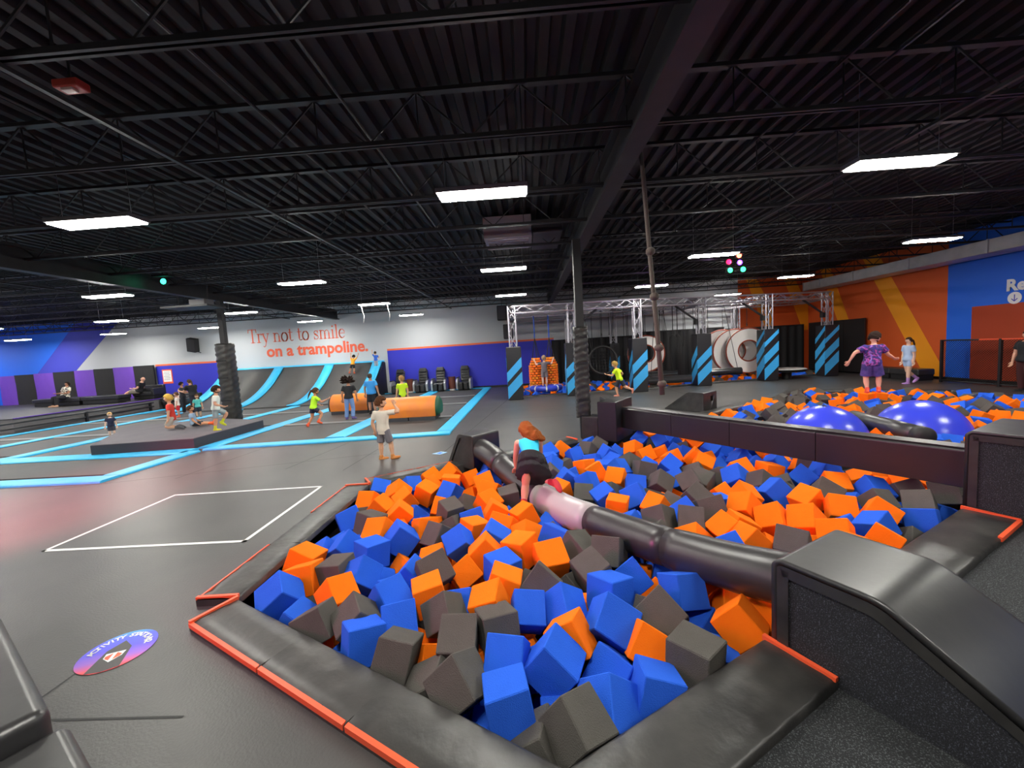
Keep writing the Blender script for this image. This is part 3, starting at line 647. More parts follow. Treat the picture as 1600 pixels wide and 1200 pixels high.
# fill the gaps between the listed cubes
r2 = random.Random(5); grid = [(p[0], p[1]) for p in pts]; fill = []
for _ in range(16000):
    x, y = r2.uniform(-2.7, 12.9), r2.uniform(1.7, 14.6)
    if not in_poly(x, y, PIT): continue
    if min((x - a) ** 2 + (y - b) ** 2 for a, b in grid) > 0.20 ** 2:
        grid.append((x, y)); fill.append((x, y, r2.choice('bbboogg'), r2.uniform(-0.26, -0.16)))
fill.sort(key=lambda p: p[0] ** 2 + p[1] ** 2)
cnt = {c: sum(1 for p in pts if p[2] == c) for c in 'bog'}; rest = []
for p in fill:
    if cnt[p[2]] < 225: cnt[p[2]] += 1; pts.append(p[:3]); base.append(p[3])
    else: rest.append(p)
NI = len(pts)
for p in rest: pts.append(p[:3]); base.append(p[3])
def euler_np(e): return np.array(Matrix.Rotation(e[2], 3, 'Z') @ Matrix.Rotation(e[1], 3, 'Y') @ Matrix.Rotation(e[0], 3, 'X'))
def settle(X, RM, S, poly, obst, zlo, zhi, iters, tie=0.05, low=()):
    """push oriented cubes apart (separating axes) until they only touch; keep them inside the rim and off the obstacles"""
    X0 = X.copy(); H = EDGE / 2 * S; A = RM.transpose(0, 2, 1); n = len(poly)   # A[k] = rows are the cube axes
    area = sum(poly[i][0] * poly[(i + 1) % n][1] - poly[(i + 1) % n][0] * poly[i][1] for i in range(n)); sg = 1 if area > 0 else -1
    OC = np.array([list(o[0]) for o in obst]); OR = np.array([o[1] for o in obst])
    for it in range(iters):
        D = X[:, None, :] - X[None, :, :]; d2 = (D ** 2).sum(2); ii, jj = np.nonzero(np.triu(d2 < 0.5 ** 2, 1))
        d = X[ii] - X[jj]; Ai, Aj = A[ii], A[jj]; Hi, Hj = H[ii], H[jj]
        cr = np.cross(Ai[:, :, None, :], Aj[:, None, :, :]).reshape(len(ii), 9, 3); ln = np.linalg.norm(cr, axis=2, keepdims=True)
        ax = np.concatenate([Ai, Aj, cr / np.maximum(ln, 1e-6)], 1)
        ra = (np.abs(np.einsum('pak,pbk->pab', ax, Ai)) * Hi[:, None, :]).sum(2); rb = (np.abs(np.einsum('pak,pbk->pab', ax, Aj)) * Hj[:, None, :]).sum(2)
        pr = np.einsum('pak,pk->pa', ax, d); dep = ra + rb - np.abs(pr)
        dep[:, 6:][ln[:, :, 0] < 1e-3] = 9.0
        k = dep.argmin(1); q = np.arange(len(ii)); m = dep[q, k]; hit = m > 0.004
        mv = ax[q, k] * np.sign(pr[q, k])[:, None] * (np.minimum(m, 0.08) * 0.36)[:, None] * hit[:, None]
        P_ = np.zeros_like(X); np.add.at(P_, ii, mv); np.add.at(P_, jj, -mv); P_[:, :2] *= 0.85
        X += P_
        if it < iters * 0.6: X += (X0 - X) * np.array([tie, tie, 0.02])
        if len(OC):
            D = X[:, None, :] - OC[None]; dist = np.sqrt((D ** 2).sum(2)); ov = np.maximum(0, OR[None] - dist)
            D[:, :, 2] = np.minimum(D[:, :, 2], 0.0) - 0.05
            D /= np.linalg.norm(D, axis=2, keepdims=True) + 1e-6
            X += (D * (ov * 0.5)[:, :, None]).sum(1)
        for i in range(n):   # rim planes with the exact reach of each cube
            a, b = np.array(poly[i]), np.array(poly[(i + 1) % n]); L = np.linalg.norm(b - a); e = (b - a) / L; nn = np.array([-e[1], e[0], 0.0]) * sg
            reach = (np.abs(A @ nn) * H).sum(1); s = (X[:, :2] - a) @ nn[:2]; f = (X[:, :2] - a) @ e
            on = (f > -0.3) & (f < L + 0.3) & (s > -0.5)
            X[:, :2] += (np.clip(reach + 0.004 - s, 0, 0.15) * on)[:, None] * nn[None, :2]
        X[:, 2] = np.clip(X[:, 2], zlo, zhi)
        for cx, cy, r_, zt in low:
            near = (X[:, 0] - cx) ** 2 + (X[:, 1] - cy) ** 2 < r_ * r_; X[near, 2] = np.minimum(X[near, 2], zt)
    return X, float(np.maximum(m, 0).mean()), int((m > 0.02).sum())
X = np.array([[p[0], p[1], z - 0.07] for p, z in zip(pts, base)]); N = len(X)
EU = [(rnd.uniform(-0.9, 0.9), rnd.uniform(-0.9, 0.9), rnd.uniform(0, 6.28)) for _ in range(N)]
SCL = []
for _ in range(N): s = rnd.uniform(0.94, 1.07); SCL.append((s, s * rnd.uniform(0.95, 1.05), s))
RM = np.array([euler_np(e) for e in EU]); SC3 = np.array(SCL); e2 = EDGE * 0.55
obst = [(log_pt(i / 40), LR + e2) for i in range(41)] + [(Vector((6.3, 8.8, -0.28)), 0.78 + e2), (Vector((8.25, 8.75, -0.28)), 0.80 + e2)] + [(p0.lerp(p1, i / 8), 0.17 + e2) for i in range(9)]
obst += [(Vector((-0.15, 5.2, 0.0)), 0.07 + e2), (Vector((-0.14, 5.24, 0.12)), 0.07 + e2)]                                        # the climbing girl's foot
obst += [(BA.lerp(BB, i / 24) + bn * 0.11, 0.26 + e2) for i in range(25)]                                                          # underside of the beam
obst += [(Vector((x, y, z)), 0.20 + e2) for x, y in ((-1.17, 7.10), (-0.98, 7.30), (-0.78, 7.52)) for z in (-0.02, 0.2)]           # roller end block
obst += [(Vector((1.95 + 0.25 * a, 8.95 + 0.36 * a, z)), 0.36 + e2) for a in (-1, 0, 1) for z in (0.1, 0.4)]                        # column block
UNDERFOOT = ((9.66, 11.86, 0.13, 'o'), (9.95, 11.78, 0.13, 'o'), (9.80, 11.52, -0.05, 'g'))
obst += [(Vector(u_[:3]), EDGE * 0.5 + e2) for u_ in UNDERFOOT]
X, pen, bad = settle(X, RM, SC3, PIT, obst, -0.50, -0.01, 90, 0.05, ((6.3, 8.8, 1.35, -0.12), (8.25, 8.75, 1.35, -0.12), (7.0, 7.4, 0.7, -0.12)))
print('foam settle', N, round(pen, 4), bad)
LM = [(-2.6, 5.2, 'beside the rim pads at the white floor square'), (-2.3, 3.5, 'in the pit corner by the round floor decal'), (-0.9, 2.7, 'along the orange-bordered rim past the round decal'),
      (0.1, 2.2, 'in the pit point where carpet and floor rims meet'), (1.2, 2.9, 'against the big glossy ramp block'), (-1.5, 6.6, 'below the trapezoid roller end block'), (-0.6, 5.2, 'in front of the climbing red-haired girl'),
      (0.2, 4.0, 'between the white roller section and the decal rim'), (0.9, 3.4, 'below the black roller length next to the glossy ramp block'), (-1.4, 4.2, 'mid pit between roller and white floor square'),
      (0.6, 7.4, 'behind the climbing girl near the column rim pad'), (1.9, 7.9, 'at the foot of the column block'), (1.2, 5.6, 'beyond the white roller section'), (2.0, 4.2, 'behind the black roller length by the ramp block'),
      (2.6, 6.6, 'mid pit between roller and beam'), (3.2, 7.4, 'under the column end of the beam'), (4.2, 5.4, 'under the ramp end of the beam'), (3.2, 4.3, 'beside the creased pad between the ramp blocks'),
      (5.0, 10.0, 'near the small wedge block'), (6.3, 8.8, 'around the ball nearest the wedge block'), (8.3, 8.8, 'around the ball behind the short roller'), (7.0, 7.2, 'at the cuffed end of the short roller'),
      (6.0, 6.6, 'just beyond the tall beam end block'), (7.6, 11.6, 'along the rim behind the balls'), (9.8, 12.4, 'around the galaxy shirt boy'), (11.6, 11.6, 'in the pit end by the chain fence'), (10.5, 9.4, 'past the balls toward the carpet rim')]
NAMES = {'b': 'blue_foam_cube', 'o': 'orange_foam_cube', 'g': 'grey_foam_cube'}
CN = {'b': 'blue', 'o': 'orange', 'g': 'charcoal'}
for k in range(NI):
    x, y, c = pts[k]; lm = min(LM, key=lambda q: (q[0] - X[k, 0]) ** 2 + (q[1] - X[k, 1]) ** 2)[2]
    o = link(bpy.data.objects.new(NAMES[c], CM[c][k % 4])); o.location = X[k]
    o.rotation_euler = EU[k]; o.scale = SCL[k]
    tag(o, '%s foam cube %s' % (CN[c], lm), 'foam cube', '%s foam cubes %s' % (CN[c], lm))
def cube_heap(name, where, label):
    mb = MB()
    for x, y, z, c, R, sc in where: mb.box((x, y, z), [EDGE * v for v in sc], R=R, m='bog'.index(c))
    return tag(mb.obj(name, [M_FOAM_B, M_FOAM_O, M_FOAM_G]), label, 'foam cubes', kind='stuff')
def rand_rot(r): return Matrix.Rotation(r.uniform(0, 6.28), 3, 'Z') @ Matrix.Rotation(r.uniform(-.9, .9), 3, 'X') @ Matrix.Rotation(r.uniform(-.9, .9), 3, 'Y')
under = []; xx = -2.6; balls = [(6.3, 8.8, 1.0), (8.25, 8.75, 1.0)]
while xx < 12.8:
    yy = 1.8
    while yy < 14.5:
        x, y = xx + rnd.uniform(-.04, .04), yy + rnd.uniform(-.04, .04)
        if all(in_poly(x + a, y + b, PIT) for a, b in ((.22, 0), (-.22, 0), (0, .22), (0, -.22))) and all((x - a) ** 2 + (y - b) ** 2 > q * q for a, b, q in balls):
            under.append((x, y, rnd.uniform(-0.76, -0.72), rnd.choice('bbogg'), Matrix.Rotation(rnd.uniform(0, 6.28), 3, 'Z') @ Matrix.Rotation(rnd.uniform(-.2, .2), 3, 'X'), (0.85,) * 3))
        yy += 0.30
    xx += 0.30
cube_heap('foam_bed', under + [(X[k, 0], X[k, 1], X[k, 2], pts[k][2], Matrix(RM[k].tolist()), SCL[k]) for k in range(NI, N)], 'deep jumble of foam cubes under the top layer of the pit')

# ------------------------------------------------------------------ floor markings
mb = MB(); sq = [(-5.98, 4.53), (-3.50, 4.56), (-3.56, 6.50), (-6.02, 6.41)]
t = thing('floor_square', 'thin white taped square outline on the dark floor', 'marking', (-5.98, 4.53, 0))
for i in range(4):
    a, b = Vector((*sq[i], 0.004)), Vector((*sq[(i + 1) % 4], 0.004)); d = (b - a).normalized(); n = Vector((-d.y, d.x, 0)) * 0.025
    off = Vector((5.98, -4.53, 0)); MB().add([a - n - d * .025 + off, b - n + d * .025 + off, b + n + d * .025 + off, a + n - d * .025 + off], [(0, 1, 2, 3)]).obj('tape_strip', M_WHITE, t)
# round activity decal: gradient disc with curved lettering and a small shield
def decal_material():
    m = mat('decal_gradient', '5a4fe0', 0.5); nt = m.node_tree; b = nt.nodes['Principled BSDF']
    tc = nt.nodes.new('ShaderNodeTexCoord'); sp = nt.nodes.new('ShaderNodeSeparateXYZ'); r = nt.nodes.new('ShaderNodeValToRGB')
    mr = nt.nodes.new('ShaderNodeMapRange'); mr.inputs[1].default_value = -0.25; mr.inputs[2].default_value = 0.25
    nt.links.new(tc.outputs['Object'], sp.inputs[0]); nt.links.new(sp.outputs['Y'], mr.inputs[0]); nt.links.new(mr.outputs[0], r.inputs[0])
    e = r.color_ramp.elements; e[0].position = 0.12; e[0].color = (*lin('f0505a'), 1); e[1].position = 1.0; e[1].color = (*lin('45b4f0'), 1)
    for p, c in ((0.32, '9a5ad0'), (0.55, '5a4fe8'), (0.82, '5060f0')):
        k = r.color_ramp.elements.new(p); k.color = (*lin(c), 1)
    nt.links.new(r.outputs[0], b.inputs['Base Color']); return m
DR = 0.232
dec = thing('floor_decal', 'round purple and blue floor decal with white curved lettering and shield', 'decal', (-3.22, 2.78, 0.003), math.radians(22))
MB().prism([(DR * math.cos(i * math.pi / 24), DR * math.sin(i * math.pi / 24)) for i in range(48)], 0, 0.002).obj('gradient_disc', decal_material(), dec)
MB().prism([(-0.075, 0.02), (0.0, 0.115), (0.075, 0.02), (0.10, -DR * 0.895), (0.0, -DR * 0.99), (-0.10, -DR * 0.895)], 0.002, 0.003).obj('dark_panel', mat('decal_dark', '4c494b', 0.6), dec)
MB().prism([(-0.06, -0.02), (0.06, -0.02), (0.055, -0.075), (0.0, -0.13), (-0.055, -0.075)], 0.003, 0.004).obj('shield', M_WHITE, dec)
MB().prism([(-0.05, -0.055), (-0.012, -0.03), (-0.012, -0.105), (-0.045, -0.08)], 0.004, 0.005).obj('shield_mark', M_ORANGE_TRIM, dec)
MB().prism([(0.012, -0.03), (0.05, -0.055), (0.045, -0.08), (0.012, -0.105)], 0.004, 0.005).obj('shield_mark', M_ORANGE_TRIM, dec)
word = 'ACTIVITY STATION#2'
for i, ch in enumerate(word):
    if ch == ' ': continue
    a = math.radians(172 - i * 9.6)
    o = text_obj('decal_letter', ch, 0.062, M_WHITE, Matrix.Rotation(a - math.pi / 2, 4, 'Z'), (math.cos(a) * 0.155, math.sin(a) * 0.155, 0.0045), 0.002, dec, 'CENTER', 0.0006)
# small cyan arrow decal by the roller block
MB().prism([(-0.14, 0), (0.02, 0.1), (0.14, 0.06), (0.05, -0.08)], 0.0, 0.003)
t = thing('floor_marker', 'small pale blue floor marker beside the roller end block', 'decal', (-1.95, 8.35, 0.003))
MB().prism([(-0.16, -0.03), (0.0, 0.14), (0.16, 0.05), (0.04, -0.12)], 0, 0.003).obj('marker_base', mat('pale_blue_decal', '9cc8ee', 0.5), t)
MB().prism([(-0.06, -0.01), (0.0, 0.06), (0.07, 0.02), (0.02, -0.05)], 0.003, 0.005).obj('marker_print', M_BRIGHTP, t)

# ------------------------------------------------------------------ trampoline court
def bed(x0, y0, x1, y1, lab):
    t = thing('trampoline_bed', lab, 'trampoline', ((x0 + x1) / 2, y0, 0), group='dark trampoline beds of the court')
    c = t.location; MB().box(((x0 + x1) / 2 - c.x, (y0 + y1) / 2 - c.y, 0.008), (x1 - x0, y1 - y0, 0.012)).obj('jump_mat', M_BED, t)
    mb = MB(); w_ = 0.05
    for bx in ((x0 + w_ / 2, (y0 + y1) / 2, w_, y1 - y0), (x1 - w_ / 2, (y0 + y1) / 2, w_, y1 - y0), ((x0 + x1) / 2, y0 + w_ / 2, x1 - x0, w_), ((x0 + x1) / 2, y1 - w_ / 2, x1 - x0, w_)):
        mb.box((bx[0] - c.x, bx[1] - c.y, 0.015), (bx[2], bx[3], 0.012))
    mb.obj('spring_gap', M_RUBBER, t)
XS = [-19.3, -16.5, -13.75, -11.0, -8.45, -5.25, -2.3]
for i in range(6):
    for (y0, y1) in ((10.3, 13.0), (13.3, 16.3), (16.6, 19.0), (19.3, 22.3)):
        if i < 4 and y0 > 19: continue
        if i in (2, 3) and y0 < 13 : continue
        lab = 'dark trampoline bed framed by %s strips' % ('cyan and grey' if i > 3 else 'long cyan')
        lab += ' near the orange bolsters' if i > 3 else ' in front of the curved ramp'
        bed(XS[i] + 0.22, y0, XS[i + 1] - 0.22, y1, lab)
for x0, x1 in ((-19.0, -13.95), (-13.5, -8.75)): bed(x0, 7.9, x1, 9.55, 'dark trampoline bed in front of the grey platform')
def strip(pts, w_, m, label, cat='pad', nm='trampoline_pad', z=0.05, group=None):
    """flat padded strip along a polyline"""
    t = thing(nm, label, cat, (*pts[0][:2], 0), group=group); o = Vector((*pts[0][:2], 0))
    for a, b in zip(pts[:-1], pts[1:]):
        a, b = Vector((*a, 0)) - o, Vector((*b, 0)) - o; d = (b - a).normalized(); n = Vector((-d.y, d.x, 0)); L = (b - a).length; k = max(1, round(L / 2.6))
        for i in range(k):
            s0, s1 = L * i / k, L * (i + 1) / k
            mb = MB(); mb.sweep([(-w_ / 2, 0.0), (w_ / 2, 0.0), (w_ / 2, z - 0.015), (w_ / 2 - 0.04, z), (-w_ / 2 + 0.04, z), (-w_ / 2, z - 0.015)], a, n, (0, 0, 1), d, s0 + 0.003, s1 - 0.003)
            mb.obj('pad_section', m, t)
    return t
strip([(-33, 7.42), (-8.35, 7.55)], 0.42, M_CYAN, 'cyan strip nearest the white floor square, ending at a corner')
strip([(-8.56, 7.75), (-8.52, 9.72)], 0.42, M_CYAN, 'short cyan strip joining the platform corner to the nearest cyan strip')
strip([(-22, 9.5), (-8.6, 9.75)], 0.55, M_CYAN, 'wide cyan strip along the front of the grey platform')
strip([(-8.35, 10.0), (-2.1, 10.42)], 0.40, M_CYAN, 'cyan strip on the dark floor behind the boy in white shirt')
strip([(-2.32, 10.6), (-2.3, 22.9)], 0.40, M_CYAN, 'long cyan strip bounding the court by the massage chairs')
strip([(-5.25, 10.5), (-5.25, 22.3)], 0.55, M_CYAN, 'long cyan strip passing between the two orange bolsters')
strip([(-8.45, 10.1), (-8.45, 18.6)], 0.5, M_CYAN, 'long cyan strip from the platform to the right ramp arm')
strip([(-8.1, 22.55), (-2.5, 22.85)], 0.30, M_CYAN, 'cyan strip in front of the massage chairs')
strip([(-11.0, 14.3), (-11.0, 18.6)], 0.42, M_CYAN, 'cyan strip from the platform back to the second ramp arm')
strip([(-13.75, 9.9), (-13.75, 18.6)], 0.42, M_CYAN, 'long cyan strip left of the grey platform to the ramp')
strip([(-16.5, 9.9), (-16.5, 19.0)], 0.42, M_CYAN, 'long cyan strip running to the outer ramp arm')
strip([(-19.3, 9.9), (-19.3, 20.9)], 0.3, M_CYAN, 'cyan strip beside the black guard rail')
for i in range(6):
    for yy in (13.15, 16.45) + ((19.15,) if i > 3 else ()):
        if i == 2 and yy < 14: continue
        if i == 3 and yy < 14: continue
        strip([(XS[i] + 0.25, yy), (XS[i + 1] - 0.25, yy)], 0.26, M_GREYPAD, 'grey cross pad between two dark trampoline beds', z=0.04, group='grey cross pads of the trampoline court')
# grey platform
t = thing('jump_platform', 'low grey carpeted platform with dark sides, children on it', 'platform', (-11.3, 9.78, 0))
pl = [(-11.25, 9.78), (-8.72, 10.02), (-8.68, 12.75), (-10.9, 13.72), (-13.5, 13.0)]; pl = [(x + 11.3, y - 9.78) for x, y in pl]
MB().prism(pl, 0.0, 0.29).obj('padded_side', M_PLATSIDE, t, bevel=0.01)
cx_, cy_ = sum(p[0] for p in pl) / 5, sum(p[1] for p in pl) / 5
MB().prism([(cx_ + (x - cx_) * 0.995, cy_ + (y - cy_) * 0.995) for x, y in pl], 0.285, 0.30).obj('carpet_top', M_PLATTOP, t)
# orange bolsters on dark bases
def bolster(x0, x1, y, label, endm):
    t = thing('bolster', label, 'bolster', ((x0 + x1) / 2, y, 0)); L = (x1 - x0) / 2
    prof = [(-0.36, 0.13)] + [(-0.40 * math.cos(a), 0.34 + 0.42 * math.sin(a)) for a in [math.pi * i / 14 for i in range(15)]] + [(0.36, 0.13)]
    mb = MB(); mb.sweep(prof, (0, 0, 0), (0, 1, 0), (0, 0, 1), (1, 0, 0), -L, L); mb.obj('cushion', M_BOLSTER, t, bevel=0.01)
    for s in (-1, 1):
        rings = []
        for k in range(5):
            f = math.cos(k / 4 * math.pi / 2 * 0.98); e = 0.14 * math.sin(k / 4 * math.pi / 2)
            rings.append([(s * (L + e), p[0] * (0.25 + 0.75 * f), 0.42 + (p[1] - 0.42) * (0.25 + 0.75 * f)) for p in prof])
        mb = MB(); mb.loft(rings if s > 0 else [r[::-1] for r in rings]); mb.obj('rounded_end', endm, t, smooth=True)
    for k in range(2): MB().box((-L / 2 + k * L, 0, 0.065), (L - 0.03, 0.72, 0.13)).obj('base_block', mat('slate_base', '3b3a40', 0.7), t, bevel=0.01)
bolster(-4.75, -2.98, 13.0, 'orange half-round bolster with a dark green rounded end', M_GREEN)
bolster(-7.6, -6.15, 15.45, 'orange half-round bolster behind the woman in jeans, dark end', mat('slate_end', '34343c', 0.6))
# curved wall ramp
def rampz(f): return 0.02 + 1.82 * f ** 2.1
RY0, RY1 = 18.6, 22.75
t = thing('curved_ramp', 'tall curved black ramp wall with cyan padded arms and top', 'ramp', (-12.8, RY0, 0))
ax = [-17.15, -14.15, -11.2, -8.45]
def ramp_sheet(x0, x1, lift, m, nm, f1=1.0):
    rings = []
    for i in range(19):
        f = f1 * i / 18; y = RY0 + (RY1 - RY0) * f; z = rampz(f)
        sl = 1.82 * 2.1 * f ** 1.1 / (RY1 - RY0); n = Vector((0, -sl, 1)).normalized() * lift
        rings.append([(x0 + 12.8, y - RY0 + n.y, z + n.z), (x1 + 12.8, y - RY0 + n.y, z + n.z)])
    mb = MB(); mb.loft([r[::-1] for r in rings], closed=False); o = mb.obj(nm, m, t, smooth=True)
    s = o.modifiers.new('thick', 'SOLIDIFY'); s.thickness = 0.04; s.offset = -1
    return o
for i in range(3): ramp_sheet(ax[i] + 0.2, ax[i + 1] - 0.2, 0.0, M_BED, 'ramp_mat')
for x in ax: ramp_sheet(x - 0.26, x + 0.26, 0.05, M_CYAN, 'cyan_arm', 0.99)
mb = MB(); mb.box((0, RY1 - RY0 + 0.2, 1.72), (9.2, 0.5, 0.42)); mb.obj('top_pad', M_CYAN, t, bevel=0.05)
for x in (ax[0] - 0.3, ax[3] + 0.3):
    poly = [(0, 0)] + [(RY1 - RY0, 0), (RY1 - RY0 + .3, 0), (RY1 - RY0 + .3, 1.8)] + [((RY1 - RY0) * i / 14, rampz(i / 14)) for i in range(14, -1, -1)]
    mb = MB(); mb.sweep(poly, (x + 12.8 - 0.03, 0, 0), (0, 1, 0), (0, 0, 1), (1, 0, 0), 0, 0.06); mb.obj('side_panel', M_NAVYV, t)

# ------------------------------------------------------------------ massage chairs and side tables
def massage_chair():
    t = thing('massage_chair', 'black leather massage chair with silver side shells', 'chair', (0, 0, 0), group='massage chairs against the royal blue wall')
    m = mat('black_leather', '2a2a2d', 0.33, bump=(8, 0.2)); sh = mat('silver_shell', 'b9bbc0', 0.3, 0.5)
    MB().box((0, -0.05, 0.40), (0.56, 0.60, 0.16)).obj('seat', m, t, bevel=0.05, seg=3)
    R = Matrix.Rotation(math.radians(18), 3, 'X')
    bk = MB().box((0, 0.40, 0.84), (0.52, 0.12, 0.84), R=R.transposed()).obj('backrest', m, t, bevel=0.05, seg=3)
    for k in range(5): MB().box((0, 0.25 + 0.052 * k, 0.56 + k * 0.145), (0.40, 0.12, 0.125), R=R.transposed()).obj('channel_roll', m, bk, bevel=0.045, seg=3)
    MB().box((0, 0.45, 1.22), (0.42, 0.14, 0.24), R=R.transposed()).obj('head_pillow', m, t, bevel=0.05, seg=3)
    for s in (-1, 1):
        poly = [(-0.42, 0.08), (0.35, 0.05), (0.45, 0.35), (0.42, 0.62), (0.2, 0.72), (-0.25, 0.68), (-0.46, 0.5)]
        mb = MB(); mb.sweep(poly, (s * 0.36 - 0.06, 0, 0), (0, 1, 0), (0, 0, 1), (1, 0, 0), 0, 0.12); a = mb.obj('side_shell', sh, t, bevel=0.03, seg=3)
        MB().box((s * 0.36, -0.05, 0.72), (0.13, 0.5, 0.05)).obj('armrest', m, a, bevel=0.02)
        MB().box((s * 0.14, -0.44, 0.26), (0.22, 0.24, 0.40)).obj('calf_rest', m, t, bevel=0.05, seg=3)
    MB().box((0, 0.05, 0.16), (0.6, 0.8, 0.3)).obj('base', M_RUBBER, t, bevel=0.02)
    return t
c0 = massage_chair(); xs_ = [-7.25, -5.95, -4.95, -3.55]
lbl = ['black leather massage chair next to the curved ramp, behind the neon shirt child', 'black leather massage chair right of the first brown side table', 'black leather massage chair between two others, beside the second brown table',
       'black leather massage chair at the end of the row, toward the truss']
c0.location = (xs_[0], 22.45, 0); c0['label'] = lbl[0]
for x, l in zip(xs_[1:], lbl[1:]): dup(c0, (x, 22.45 + 0.03 * (x + 7), 0), 0, l)
for x, l in ((-6.62, 'round brown wooden side table between the first two massage chairs'), (-4.25, 'round brown wooden side table before the last massage chair')):
    t = thing('side_table', l, 'table', (x, 22.55, 0))
    MB().tube([(0, 0, 0.1), (0, 0, 0.12), (0, 0, 0.74), (0, 0, 0.76)], [0.17, 0.19, 0.19, 0.17], 20).obj('drum', M_BROWN, t, smooth=False)
    MB().tube([(0, 0, 0.755), (0, 0, 0.78)], 0.205, 20).obj('table_top', mat('dark_brown_top', '44231b', 0.4), t)
    MB().tube([(0, 0, 0), (0, 0, 0.1)], 0.16, 20).obj('plinth', M_WHITE, t)

# ------------------------------------------------------------------ raised seating deck at the left
t = thing('seating_deck', 'raised dark deck with grey sides carrying the black benches', 'platform', (-27, 19, 0))
MB().box((0.2, 0.05, 0.27), (13.4, 8.3, 0.54)).obj('deck_side', mat('grey_deck_side', '6b696b', 0.6), t, bevel=0.01)
MB().box((0.2, 0.05, 0.55), (13.44, 8.34, 0.03)).obj('deck_top', mat('dark_deck_top', '29272b', 0.55), t)
MB().box((6.93, 0.05, 0.575), (0.05, 8.3, 0.03)).obj('purple_edge', M_PURPLE, t)
t = thing('guard_rail', 'low black two-bar guard rail along the seating deck', 'railing', (-19.75, 14.0, 0))
for z in (0.42, 0.22): MB().tube([(-0.9, -4, z), (0, 0, z), (-0.2, 6.7, z)], 0.035, 8).obj('rail_bar', M_STEEL, t)
for y in (-3.6, 0.0, 3.3, 6.5): MB().box((-0.9 * (y < 0) * 0.9 - (0.03 * y if y > 0 else 0), y, 0.23), (0.10, 0.08, 0.46)).obj('rail_post', M_STEEL, t)
px_ = [-31.4, -30.4, -29.2, -28.0, -26.7, -25.5, -24.3, -23.05, -21.85]
for i in range(8):
    t = thing('wall_pad', '%s vinyl wall pad hanging behind the black benches' % ('purple' if i % 2 == 0 else 'black'), 'wall pad', (px_[i], 23.0, 0.56), group='%s wall pads in an alternating row' % ('purple' if i % 2 == 0 else 'black'))
    wv = px_[i + 1] - px_[i]; h = 1.74 + 0.02 * i
    rings = []
    for r in range(7):
        z = h * r / 6; rings.append([(wv * k / 8 + 0.005, -0.06 - 0.05 * math.sin(math.pi * k / 8) ** 0.5 - 0.012 * math.sin(k * 2.2 + r * 1.1 + i), z) for k in range(9)])
    mb = MB(); mb.loft([q[::-1] for q in rings][::-1], closed=False); mb.obj('pad_face', M_PURPLE if i % 2 == 0 else M_BLACKCLOTH, t, smooth=True)
    MB().box((wv / 2, 0.0, h / 2), (wv - 0.01, 0.10, h)).obj('pad_core', M_PURPLE if i % 2 == 0 else M_BLACKCLOTH, t)
def bench(x, y, w_, d_, label, back=0.0, rz=0.0, z=0.57):
    t = thing('black_bench', label, 'bench', (x, y, z), rz); m = mat('black_leather', '17171a', 0.35)
    MB().box((0, 0, 0.30), (w_, d_, 0.2)).obj('seat_cushion', m, t, bevel=0.04, seg=3)
    MB().box((0, 0, 0.11), (w_ * 0.94, d_ * 0.9, 0.18)).obj('plinth', M_RUBBER, t)
    if back: MB().box((0, d_ / 2 - 0.08, 0.5), (w_, 0.18, back)).obj('backrest', m, t, bevel=0.05, seg=3)
    if back:
        for s in (-1, 1): MB().box((s * (w_ / 2 - 0.08), 0, 0.42), (0.17, d_, 0.36)).obj('armrest', m, t, bevel=0.04, seg=3)
bench(-24.4, 20.3, 2.6, 0.75, 'long low black bench with a person in patterned shirt')
bench(-22.05, 20.3, 2.0, 0.75, 'low black bench between the seated man and patterned shirt person')
bench(-20.95, 21.6, 1.2, 0.8, 'black armchair of the bald man on the seating deck', 0.5, 0.0)
bench(-19.15, 21.6, 1.7, 0.85, 'black sofa under the white notice on blue wall', 0.5, 0, 0.0)
bench(-18.05, 20.5, 1.0, 0.8, 'black cube seat behind the padded column', 0.35, 0, 0.0)
# notice on the blue wall
t = thing('wall_notice', 'white notice sheet with orange border on the blue wall', 'notice', (-21.24, YB - 0.03, 1.72))
MB().box((0, 0, 0), (0.60, 0.02, 0.84)).obj('border', M_ORANGE_TRIM, t)
MB().box((0, -0.012, 0.02), (0.50, 0.01, 0.66)).obj('sheet', M_WHITE, t)
for k in range(6): MB().box((-0.03 * (k % 2), -0.018, 0.27 - k * 0.09), (0.36, 0.004, 0.022)).obj('print_line', mat('grey_print', '6e6e72', 0.7), t)
# wall speaker
t = thing('wall_speaker', 'black wall speaker on a tilted bracket above the blue panel', 'speaker', (-19.15, YB - 0.02, 3.3))
MB().box((-0.08, -0.30, 0.15), (0.5, 0.34, 0.78), R=Matrix.Rotation(math.radians(12), 3, 'Y') @ Matrix.Rotation(math.radians(12), 3, 'X')).obj('cabinet', M_RUBBER, t, bevel=0.02)
MB().tube([(0.1, 0, -0.3), (0.1, -0.2, -0.25), (0.02, -0.25, 0)], 0.025, 6).obj('bracket', M_STEEL, t)

